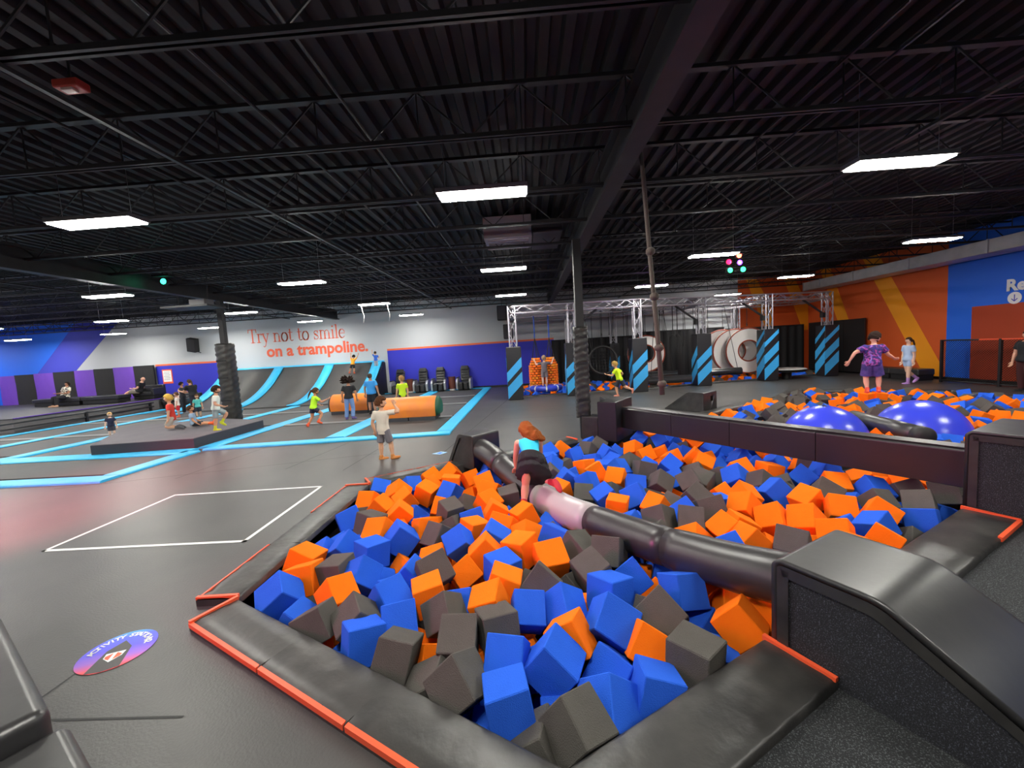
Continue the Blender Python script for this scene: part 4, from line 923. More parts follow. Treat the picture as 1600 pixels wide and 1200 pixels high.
# ------------------------------------------------------------------ obstacle course: truss frame
def lattice(a, b, w_, tm, parent, nm, pitch=0.42, rt=0.027, rb=0.015):
    """square aluminium truss from a to b"""
    a, b = Vector(a), Vector(b); d = (b - a).normalized(); up = Vector((0, 0, 1)) if abs(d.z) < 0.9 else Vector((0, 1, 0))
    s = d.cross(up).normalized(); u = s.cross(d).normalized(); L = (b - a).length; h = w_ / 2; mb = MB()
    cs = [s * x * h + u * y * h for x, y in ((-1, -1), (1, -1), (1, 1), (-1, 1))]
    for c in cs: mb.tube([a + c, b + c], rt, 6)
    k = max(2, int(L / pitch))
    for i in range(k):
        p, q = a + d * (L * i / k), a + d * (L * (i + 1) / k)
        for j in range(4):
            c0, c1 = cs[j], cs[(j + 1) % 4]
            if i % 2: c0, c1 = c1, c0
            mb.tube([p + c0, q + c1], rb, 4, cap=False)
    return mb.obj(nm, tm, parent)
FR = [(-0.52, 16.95), (1.95, 17.2), (4.72, 17.35), (7.75, 18.25), (10.9, 18.75), (13.95, 19.35)]
BK = [(-0.6, 22.2), (2.35, 22.2), (4.75, 22.2), (8.0, 22.3), (11.3, 22.3), (14.6, 22.4)]
TZ = 3.72
rig = thing('obstacle_truss', 'silver lattice truss frame over the obstacle course', 'truss frame', (0, 0, 0))
for i in range(5):
    lattice((*FR[i], TZ), (*FR[i + 1], TZ), 0.29, M_ALU, rig, 'top_truss')
    lattice((*BK[i], TZ), (*BK[i + 1], TZ), 0.29, M_ALU, rig, 'top_truss')
for i in range(6): lattice((*FR[i], TZ), (*BK[i], TZ), 0.29, M_ALU, rig, 'cross_truss')
MD = [((a[0] + b[0]) / 2, (a[1] + b[1]) / 2) for a, b in zip(FR, BK)]
for i in range(5): lattice((*MD[i], TZ), (*MD[i + 1], TZ), 0.26, M_ALU, rig, 'middle_truss')
def mid_y(x, line):
    for a, b in zip(line[:-1], line[1:]):
        if a[0] <= x <= b[0]: return a[1] + (b[1] - a[1]) * (x - a[0]) / (b[0] - a[0])
    return line[-1][1]
for i, p in enumerate(FR): lattice((*p, 2.2), (*p, TZ + 0.14), 0.29, M_ALU, rig, 'upright_truss')
for i in (0, 1, 2, 4): lattice((*BK[i], 2.0), (*BK[i], TZ + 0.14), 0.29, M_ALU, rig, 'upright_truss')
for (x, y), s in ((FR[1], 1), (FR[3], -1), (FR[4], -1), (FR[5], -1)):
    MB().tube([(x + s * 0.15, y, TZ - 0.85), (x + s * 1.1, y, TZ - 0.15)], 0.045, 6).obj('diagonal_brace', M_STEEL, rig)
    MB().box((x + s * 0.2, y - 0.02, TZ - 0.9), (0.16, 0.2, 0.22)).obj('brace_clamp', M_RUBBER, rig)
# padded feet with diagonal sky blue stripes
def pad_post(x, y, h, label, w_=0.62, stripes=((0.05, 0.55), (0.75, 1.15)), hi=()):
    t = thing('padded_post', label, 'post', (x, y, 0))
    MB().box((0, 0, h / 2), (w_, w_, h)).obj('vinyl_pad', M_NAVYV, t, bevel=0.03, seg=3)
    for (z0, z1) in list(stripes) + list(hi):
        for f, (o, a) in enumerate((((-w_ / 2, -w_ / 2 - 0.004, 0), (1, 0, 0)), ((-w_ / 2 - 0.004, w_ / 2, 0), (0, -1, 0)))):
            sh = 0.62; poly = [(0, z0), (w_, z0 + sh), (w_, min(h - .02, z1 + sh)), (0, z1)]
            n = Vector((0, -1, 0)) if f == 0 else Vector((-1, 0, 0))
            mb = MB(); mb.sweep(poly, o, a, (0, 0, 1), n, -0.003, 0.003); mb.obj('blue_stripe', M_STRIPE, t)
    return t
LB = ['padded dark post with sky blue stripes beside the twin orange towers', 'padded dark post with sky blue stripes behind the steel column', 'padded dark post with sky blue stripes beside the neon shirt runner',
      'padded dark post with sky blue stripes between the two white rings', 'padded dark post with many sky blue stripes beside the big white rings', 'padded dark post with sky blue stripes by the orange wall']
for i, p in enumerate(FR): pad_post(*p, 2.2 + 0.03 * i, LB[i], hi=((1.5, 1.72),) if i > 3 else ())
for i in (1, 2): pad_post(*BK[i], 2.1, ('padded dark post with blue stripe behind the orange towers', 'padded dark post with blue stripe behind the black net hoop')[i - 1], 0.5, ((0.2, 0.8),))
# black curtains behind
def curtain(x0, x1, h, label, y=22.95, ry=None):
    t = thing('black_curtain', label, 'curtain', (x0, y, 0.0)); L = x1 - x0; k = int(L / 0.06); rings = []
    for z in (0.02, h * 0.5, h):
        rings.append([(L * i / k, 0.035 * math.sin(i * 0.9) + 0.03 * math.sin(i * 0.37 + x0), z) for i in range(k + 1)])
    mb = MB(); mb.loft([r[::-1] for r in rings][::-1], closed=False); o = mb.obj('cloth', M_BLACKCLOTH, t, smooth=True)
    MB().tube([(0, 0, h), (L, 0, h)], 0.03, 8).obj('curtain_pole', M_STEEL, t)
curtain(1.45, 6.2, 2.45, 'black curtain behind the net hoop and twin towers')
curtain(6.25, 11.0, 2.62, 'black curtain hanging between the two white rings')
curtain(11.05, 15.3, 2.5, 'black curtain behind the white trampoline disc')
t = thing('dark_wall_board', 'dark board panels standing along the orange wall', 'panel', (15.45, 19.15, 0))
for k in range(3): MB().box((0.06, 0.62 + k * 1.22, 1.32), (0.08, 1.2, 2.5)).obj('board', mat('dark_board', '1c191b', 0.55), t, bevel=0.008)
# twin orange climbing towers on a blue inflatable
def tower(x, y, label, sd):
    t = thing('climbing_tower', label, 'tower', (x, y, 0.25)); r = random.Random(sd); rows = 13
    m = [mat('tower_orange', 'ff7a18', 0.7), mat('tower_amber', 'f59420', 0.7)]
    meshes = [MB().box((0, 0, 0), (0.122, 0.075, 0.084)).mesh('brick', q) for q in m]
    for k in range(rows):
        rad = 0.30 if k < 10 else 0.30 - 0.05 * (k - 9); n = 12
        for j in range(n):
            a = 2 * math.pi * (j + 0.5 * (k % 2)) / n
            o = link(bpy.data.objects.new('brick', meshes[r.random() < 0.3]), t); o.location = (rad * math.cos(a), rad * math.sin(a), 0.06 + k * 0.108); o.rotation_euler = (0, 0, a + math.pi / 2)
    MB().tube([(0, 0, 0), (0, 0, 1.0), (0, 0, 1.4)], [0.26, 0.26, 0.14], 14).obj('core', mat('dark_tower_core', '3a1c10', 0.9), t)
    for k in range(5):
        a = 2 * math.pi * k / 5; MB().tube([(0.18 * math.cos(a), 0.18 * math.sin(a), 1.4), (0, 0, 2.3)], 0.018, 5).obj('net_strap', M_RUBBER, t)
    MB().tube([(0, 0, 2.3), (0, 0, 3.3)], 0.03, 6).obj('sling', mat('blue_sling', '2b55b5', 0.6), t)
tower(0.42, 18.6, 'orange brick-patterned hanging tower beside the striped dark post', 1)
tower(1.08, 18.7, 'orange brick-patterned hanging tower toward the black curtain', 2)
t = thing('inflatable_ring', 'blue inflatable ring with white straps at the foot of towers', 'ring', (0.80, 18.0, 0.18))
pts_ = [(0.62 * math.cos(a), 0.40 * math.sin(a), 0.12) for a in [2 * math.pi * i / 24 for i in range(25)]]
MB().tube(pts_, 0.13, 10, cap=False).obj('tube', mat('inflatable_blue', '2b3fc0', 0.35), t, smooth=True)
for i in range(0, 24, 3):
    p = Vector(pts_[i]); a = 2 * math.pi * i / 24; tn = Vector((-math.sin(a) * .62, math.cos(a) * .4, 0)).normalized()
    MB().tube([p - tn * 0.03, p + tn * 0.03], 0.138, 10).obj('strap', mat('white_strap', 'dcdad8', 0.6), t)
# black net hoop
t = thing('net_hoop', 'black round hoop with climbing net hanging from the truss', 'hoop', (3.55, 19.0, 1.35)); hr = 0.64
pts_ = [(hr * math.cos(a), 0.1 * math.sin(a), hr * math.sin(a)) for a in [2 * math.pi * i / 32 for i in range(33)]]
MB().tube(pts_, 0.05, 8, cap=False).obj('hoop_frame', M_RUBBER, t, smooth=True)
for k in range(-4, 5):
    o = k * 0.14; c = math.sqrt(max(0, hr * hr - o * o))
    MB().tube([(o, 0.05, -c), (o, 0.2, 0), (o, 0.05, c)], 0.012, 4).obj('net_cord', M_RUBBER, t); MB().tube([(-c, 0.05, o), (0, 0.2, o), (c, 0.05, o)], 0.012, 4).obj('net_cord', M_RUBBER, t)
for s in (-1, 1): MB().tube([(s * 0.5, 0, 0.42), (s * 0.7, mid_y(3.55 + s * .7, MD) - 19.0, 2.3)], 0.014, 5).obj('hang_strap', M_RUBBER, t)
# white foam rings
def ring(x, y, z, R, r, label, n=1, dx=-0.25):
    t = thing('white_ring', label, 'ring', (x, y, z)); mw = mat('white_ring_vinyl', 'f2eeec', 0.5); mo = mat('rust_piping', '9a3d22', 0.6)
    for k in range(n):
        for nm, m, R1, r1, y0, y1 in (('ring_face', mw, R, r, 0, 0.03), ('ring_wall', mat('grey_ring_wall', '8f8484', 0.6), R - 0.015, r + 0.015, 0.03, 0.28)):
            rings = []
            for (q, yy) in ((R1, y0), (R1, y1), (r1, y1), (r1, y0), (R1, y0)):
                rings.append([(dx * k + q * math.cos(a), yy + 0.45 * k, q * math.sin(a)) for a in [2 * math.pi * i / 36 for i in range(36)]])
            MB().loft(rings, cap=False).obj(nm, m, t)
        for q in (R, r): MB().tube([(dx * k + q * math.cos(a), 0.45 * k, q * math.sin(a)) for a in [2 * math.pi * i / 36 for i in range(37)]], 0.03, 6, cap=False).obj('piping', mo, t)
    MB().tube([(0, 0.2, -R), (0, 0.2, -z - 0.8)], 0.06, 8).obj('foot_post', M_RUBBER, t)
ring(5.85, 20.0, 1.5, 0.88, 0.42, 'single white foam ring with rust piping behind a striped post')
ring(10.75, 20.0, 1.36, 1.08, 0.50, 'row of three white foam rings with rust piping', 3, -0.42)
# hanging rollers (black, pale tops) and swing straps
def hroller(x, y, z, L, label, line=None):
    t = thing('hanging_roller', label, 'roller', (x, y, z)); MB().tube([(-L / 2, 0, 0), (L / 2, 0, 0)], 0.17, 18).obj('roller_body', mat('roller_vinyl', '28272a', 0.22, spec=0.9), t, smooth=False)
    for s in (-1, 1):
        MB().tube([(s * L * 0.42, 0, 0.1), (s * L * 0.36, mid_y(x + s * L * .36, line or MD) - y, 3.66 - z)], 0.013, 5).obj('hang_strap', M_RUBBER, t)
hroller(6.25, 18.1, 0.36, 1.9, 'glossy black roller hanging beside the striped post, lowest of three', FR)
hroller(6.1, 19.1, 0.52, 1.7, 'middle one of three glossy black hanging rollers')
hroller(6.0, 20.9, 0.66, 1.6, 'farthest glossy black roller behind the single ring')
hroller(9.1, 19.4, 0.46, 1.9, 'glossy black roller in front of the three rings')
t = thing('trampoline_disc', 'white round trampoline disc with black rim over the foam', 'disc', (11.9, 19.0, 0.42))
MB().tube([(0, 0, -0.08), (0, 0, 0.03)], [0.72, 0.80], 32).obj('rim', M_RUBBER, t); MB().tube([(0, 0, 0.03), (0, 0, 0.06)], [0.78, 0.74], 32).obj('white_top', M_WHITEV, t)
MB().tube([(0, 0, -1.22), (0, 0, -0.05)], 0.2, 12).obj('pedestal', M_RUBBER, t)
r5 = random.Random(21)
for k in range(26):
    x = r5.uniform(3.0, 12.5); y = mid_y(x, MD if k % 3 else BK) + (0.13 if k % 3 else 0.145); z1 = r5.choice((1.6, 1.9, 2.3, 2.7))
    t = thing('hanging_strap', 'thin black strap hanging from the silver truss above the obstacle pit', 'strap', (x, y, z1), group='thin straps under the truss')
    MB().tube([(0, 0, 0), (0, 0, 3.72 - z1)], 0.014, 5).obj('webbing', M_RUBBER, t)
    MB().tube([(0, 0, -0.14), (0, 0, 0.02)], [0.03, 0.018], 6).obj('buckle', M_RUBBER, t)
    MB().box((0, -0.13, 3.595 - z1), (0.025, 0.34, 0.03)).obj('hook_bar', M_STEEL, t)
for x, y in ((7.0, 19.6), (7.25, 19.7), (8.6, 20.6)):
    t = thing('punch_bag', 'tall black hanging bag between the rings', 'bag', (x, y, 0.3), group='black hanging bags')
    MB().tube([(0, 0, 0), (0, 0, 0.05), (0, 0, 1.9), (0, 0, 2.05)], [0.1, 0.16, 0.16, 0.05], 12).obj('bag_body', M_BLACKCLOTH, t, smooth=True)
    MB().tube([(0, 0, 2.05), (0, 0, 3.45)], 0.02, 6).obj('chain', M_STEEL, t)
# rim of the obstacle pit, foam in it
for i in range(5):
    a, b = NPIT[i], NPIT[i + 1]
    line_pad(b, a, 0.22, 'low black rim pad with orange border before the obstacle pit', side=1, group='rim pads of the obstacle pit')
r6 = random.Random(4); heap = []; near = []
for k in range(700):
    x, y = r6.uniform(-0.6, 14.6), r6.uniform(17.4, 21.5)
    if not all(in_poly(x + a, y + b, NPIT) for a, b in ((.18, 0), (-.18, 0), (0, .18), (0, -.18))): continue
    heap.append((x, y, r6.uniform(-0.18, 0.05) if y > 18 else r6.uniform(-0.2, 0.0), r6.choice('bboog')))
heap.sort(key=lambda p: p[1])
HX = np.array([[p[0], p[1], p[2] - 0.06] for p in heap]); HE = [(r6.uniform(-.8, .8), r6.uniform(-.8, .8), r6.uniform(0, 6.28)) for _ in heap]; HR_ = np.array([euler_np(e) for e in HE])
ho = [(Vector((x, y, z)), r + EDGE * .55) for x, y, r in ((5.85, 20.2, .06), (10.75, 20.2, .06), (11.9, 19.0, .2)) for z in (-.4, -.2, 0, .15)] + [(Vector((11.9 + a, 19.0 + b, .36)), .2 + EDGE * .5) for a in (-.5, 0, .5) for b in (-.5, 0, .5)]
ho += [(Vector((0.8 + .62 * math.cos(a), 18.0 + .4 * math.sin(a), 0.30)), .13 + EDGE * .55) for a in [i * math.pi / 8 for i in range(16)]] + [(Vector((x, y, 0.5)), .32 + EDGE * .55) for x, y in ((.42, 18.6), (1.08, 18.7))]
ho += [(Vector((x + L * f, y, z)), .17 + EDGE * .55) for x, y, z, L in ((6.25, 18.1, .36, 1.9), (6.1, 19.1, .52, 1.7), (9.1, 19.4, .46, 1.9)) for f in (-.5, -.3, -.1, .1, .3, .5)]
ho += [(Vector((10.75 - .42 * k, 20.15 + .45 * k, .42)), .3 + EDGE * .5) for k in range(3)] + [(Vector((x, y, .1)), .36 + EDGE * .5) for x, y in FR]
HX, pen, bad = settle(HX, HR_, np.ones((len(HX), 3)), NPIT, ho, -0.55, 0.04, 60, 0.03)
print('obstacle foam settle', len(HX), round(pen, 4), bad)
for k, (x, y, z, c) in enumerate(heap[:70]):
    o = link(bpy.data.objects.new(NAMES[c], CM[c][r6.randrange(4)])); o.location = HX[k]; o.rotation_euler = HE[k]
    tag(o, '%s foam cube in the obstacle pit under the silver truss' % CN[c], 'foam cube', '%s foam cubes of the obstacle pit' % CN[c])
cube_heap('foam_heap', [(HX[k, 0], HX[k, 1], HX[k, 2], heap[k][3], Matrix(HR_[k].tolist()), (1, 1, 1)) for k in range(70, len(heap))], 'heap of mixed foam cubes deeper in the obstacle pit')

# ------------------------------------------------------------------ climbing rope hanging over the main pit
t = thing('climbing_rope', 'long dark knotted climbing rope hanging from the ceiling girder', 'rope', (1.62, 5.6, 5.25))
rp = [(0, 0, 0), (0.02, 0.02, -0.5), (0.06, 0.03, -1.0), (0.12, 0.05, -2.0), (0.19, 0.06, -3.0), (0.24, 0.07, -3.9)]
MB().tube(rp, [0.028, 0.028, 0.03, 0.03, 0.034, 0.036], 8).obj('rope', M_ROPE, t, smooth=True)
for z in (-1.95, -2.55, -3.25, -3.75):
    f = -z / 3.9; MB().ball((0.25 * f ** 1.0, 0.07 * f, z), (0.065, 0.065, 0.055), 10, 7).obj('knot', M_ROPE, t, smooth=True)
MB().box((0, 0, 0.02), (0.2, 0.2, 0.06)).obj('ceiling_plate', M_STEEL, t)

# ------------------------------------------------------------------ right side: duct, fence, bench
t = thing('air_duct', 'grey rectangular air duct along the top of orange and blue wall', 'duct', (14.75, 17, 4.2))
for k, (y0, y1, m) in enumerate(((20.6, 21.7, M_DUCT), (18.6, 20.55, M_DUCT), (16.0, 18.55, M_DUCT), (13.4, 15.95, M_DUCT), (9.0, 13.35, M_DUCT), (3.0, 8.95, M_DUCT))):
    MB().box((0.2, (y0 + y1) / 2 - 17, 0.20), (1.0, y1 - y0, 0.41)).obj('duct_section', m, t, bevel=0.01)
    MB().box((0.2, y1 - 17, 0.20), (1.06, 0.05, 0.43)).obj('flange', M_DUCT, t)
t = thing('chain_fence', 'black chain-link fence panel with orange top rail', 'fence', (14.95, 15.15, 0)); fl = 3.6
for k in range(3): MB().box((0.02 * k, -k * fl / 2, 0.76), (0.07, 0.07, 1.52)).obj('fence_post', M_STEEL, t)
MB().tube([(0, 0, 1.5), (0.01, -1.2, 1.5)], 0.025, 8).obj('top_rail', M_STEEL, t)
MB().tube([(0.01, -1.2, 1.5), (0.04, -fl, 1.5)], 0.025, 8).obj('top_rail', M_ORANGE_TRIM, t)
MB().tube([(0, 0, 0.06), (0.04, -fl, 0.06)], 0.025, 8).obj('bottom_rail', M_STEEL, t)
mb = MB(); st = 0.075; n_ = int((fl + 1.45) / st)
for k in range(n_):
    o = k * st
    for sg in (0, 1):
        y0 = o - 1.45; p = (max(0, y0), 0.06 + (max(0, y0) - y0)); q = (min(fl, o), 0.06 + (min(fl, o) - y0))
        if q[0] <= p[0]: continue
        z0, z1 = (p[1], q[1]) if sg == 0 else (1.56 - p[1] + 0.0, 1.56 - q[1])
        mb.tube([(0.005, -p[0], z0), (0.005, -q[0], z1)], 0.006, 3, cap=False)
mb.obj('wire_mesh', M_RUBBER, t)
t = thing('wall_bench', 'long black padded bench at the foot of the orange wall', 'bench', (14.95, 16.9, 0))
for k in range(2):
    MB().box((0, -0.62 + k * 1.24, 0.32), (0.62, 1.22, 0.24)).obj('seat_pad', M_VINYL_SM, t, bevel=0.05, seg=3); MB().box((0, -0.62 + k * 1.24, 0.11), (0.56, 1.14, 0.2)).obj('base', M_RUBBER, t)
# hung black loudspeakers by the truss
for x, y, z, l in ((-1.2, 22.3, 4.1, 'black loudspeaker box hanging beside the truss, upper one'), (-0.92, 22.3, 3.08, 'black loudspeaker box hanging beside the truss, lower one')):
    t = thing('loudspeaker', l, 'speaker', (x, y, z)); MB().box((0, 0, 0), (0.5, 0.5, 0.78)).obj('cabinet', M_RUBBER, t, bevel=0.03)
    MB().box((0, -0.255, 0), (0.42, 0.01, 0.68)).obj('grille', mat('speaker_grille', '3a383c', 0.7), t)
    MB().tube([(0, 0, 0.35), (0, 0, 5.25 - z)], 0.015, 5).obj('hanger', M_STEEL, t)
# party lights
def party(x, y, z, bulbs, label):
    t = thing('party_light', label, 'light', (x, y, z))
    MB().box((0, 0, 0.16), (0.5, 0.2, 0.06)).obj('mount_bar', M_STEEL, t); MB().tube([(0, 0, 0.18), (0, 0, 5.32 - z)], 0.02, 6).obj('hanger', M_STEEL, t)
    for (bx, bz, c, s) in bulbs:
        m = mat('bulb_' + c, c, 0.4, emit=s); a = MB().tube([(bx, 0.0, bz), (bx, 0.12, bz)], 0.085, 12).obj('lamp_can', M_RUBBER, t)
        MB().ball((bx, -0.01, bz), (0.078, 0.04, 0.078), 12, 8).obj('bulb', m, a, smooth=True)
party(6.75, 13.3, 4.52, ((0.12, 0.10, 'ff5a3c', 9), (-0.2, -0.08, 'ff1030', 9), (0.14, -0.12, '7030ff', 9), (-0.16, -0.34, '20c060', 9), (0.24, -0.34, '20e070', 9)), 'cluster of red, violet and green party lamps under the joists')
beam_ = spot('violet_bulb_beam', (6.89, 13.24, 4.40), (1.8, 17.2, 3.3), (0.72, 0.35, 1.0), 420, 60, 0.8)   # light of the violet bulb itself
party(-10.2, 11.4, 4.62, ((0, 0, '20e0a0', 9),), 'single green party lamp near the padded column')
t = thing('projector_frame', 'dark hanging frame with projector under the joists', 'projector', (-10.4, 12.6, 4.02))
for s in (-1, 1): MB().tube([(s * 0.45, 0, 0), (s * 0.55, 0, 1.2)], 0.02, 6).obj('hanger_rod', M_STEEL, t)
MB().box((0, 0, 0), (1.5, 0.8, 0.06)).obj('shelf', M_STEEL, t); MB().box((0.35, -0.1, 0.12), (0.5, 0.4, 0.18)).obj('projector', mat('grey_projector', '77777c', 0.5), t, bevel=0.02)
# loose white cables under one fixture
for x in (-6.40, -5.36):
    t = thing('hanging_cable', 'thin loose white cable dangling below a light fixture', 'cable', (x, 15.98, 4.20), group='loose white cables'); MB().tube([(0, 0, 0), (0.03, 0, -0.25), (0.08, 0, -0.42), (0.03, 0, -0.7)], 0.012, 5).obj('cable', M_WHITE, t, smooth=True)

# ------------------------------------------------------------------ people
M_EYE = mat('eye_white', 'e8e4e0', 0.3); M_IRIS = mat('dark_iris', '2a1c14', 0.3); M_LIP = mat('lip', 'b0605a', 0.5)
def skin(c): return mat('skin_' + c, c, 0.55, bump=(40, 0.04))
def cloth(c): return mat('cloth_' + c, c, 0.85, bump=(14, 0.25))
def tie_dye():
    m = mat('galaxy_cloth', '3a2c6e', 0.85); nt = m.node_tree; b = nt.nodes['Principled BSDF']; tc = nt.nodes.new('ShaderNodeTexCoord')
    n = nt.nodes.new('ShaderNodeTexNoise'); n.inputs['Scale'].default_value = 5.5; n.inputs['Detail'].default_value = 6; n.inputs['Distortion'].default_value = 1.6
    r = nt.nodes.new('ShaderNodeValToRGB'); e = r.color_ramp.elements
    e[0].position = 0.30; e[0].color = (*lin('1d1638'), 1); e[1].position = 0.78; e[1].color = (*lin('e8e4f4'), 1)
    for p, c in ((0.42, '3c2a86'), (0.50, '23224c'), (0.56, 'a83c96'), (0.62, '4a6ad0'), (0.70, 'd0604a')): k = e.new(p); k.color = (*lin(c), 1)
    nt.links.new(tc.outputs['Object'], n.inputs['Vector']); nt.links.new(n.outputs['Fac'], r.inputs[0]); nt.links.new(r.outputs[0], b.inputs['Base Color']); return m
def leaf_print():
    m = mat('leaf_print_cloth', 'd8d2c4', 0.85); nt = m.node_tree; b = nt.nodes['Principled BSDF']; tc = nt.nodes.new('ShaderNodeTexCoord')
    n = nt.nodes.new('ShaderNodeTexVoronoi'); n.inputs['Scale'].default_value = 14
    r = nt.nodes.new('ShaderNodeValToRGB'); r.color_ramp.interpolation = 'CONSTANT'; e = r.color_ramp.elements
    e[0].color = (*lin('26221f'), 1); e[1].position = 0.42; e[1].color = (*lin('d8d2c4'), 1)
    nt.links.new(tc.outputs['Object'], n.inputs['Vector']); nt.links.new(n.outputs['Distance'], r.inputs[0]); nt.links.new(r.outputs[0], b.inputs['Base Color']); return m

def solidify_union(mb, name, m, parent, voxel, smooth=4):
    """merge overlapping closed pieces into one continuous surface"""
    o = link(bpy.data.objects.new('tmp', mb.mesh('tmp', m)))
    r = o.modifiers.new('r', 'REMESH'); r.mode = 'VOXEL'; r.voxel_size = voxel
    s = o.modifiers.new('s', 'SMOOTH'); s.factor = 0.5; s.iterations = smooth
    bpy.context.view_layer.update()
    me = bpy.data.meshes.new_from_object(o.evaluated_get(bpy.context.evaluated_depsgraph_get())); me.name = name
    old = o.data; bpy.data.objects.remove(o, do_unlink=True); bpy.data.meshes.remove(old)
    me.materials.clear(); me.materials.append(m); me.polygons.foreach_set('use_smooth', [True] * len(me.polygons))
    return link(bpy.data.objects.new(name, me), parent)
def append_mesh(o, mb, mats):
    """join small pieces (fingers, eyes) into an existing mesh object"""
    base = len(o.data.materials)
    for x in mats: o.data.materials.append(x)
    bm = bmesh.new(); bm.from_mesh(o.data); vs = [bm.verts.new(v) for v in mb.v]
    for f, k in zip(mb.f, mb.m):
        try: q = bm.faces.new([vs[i] for i in f]); q.material_index = base + k; q.smooth = True
        except ValueError: pass
    bm.to_mesh(o.data); bm.free()
def N(v): return Vector(v).normalized()
def frame(fwd, up):
    f = N(fwd); u = Vector(up); u = (u - f * u.dot(f)).normalized(); r = f.cross(u); return Matrix((r, f, u)).transposed()
def chain(mb, pts, rs, sub=3, n=10, end=True):
    P_, R_ = [], []
    for i in range(len(pts) - 1):
        for k in range(sub): f = k / sub; P_.append(Vector(pts[i]).lerp(Vector(pts[i + 1]), f)); R_.append(rs[i] * (1 - f) + rs[i + 1] * f)
    P_.append(Vector(pts[-1])); R_.append(rs[-1]); mb.tube(P_, R_, n)
    mb.ball(pts[0], rs[0], 10, 6)
    if end: mb.ball(pts[-1], rs[-1], 10, 6)

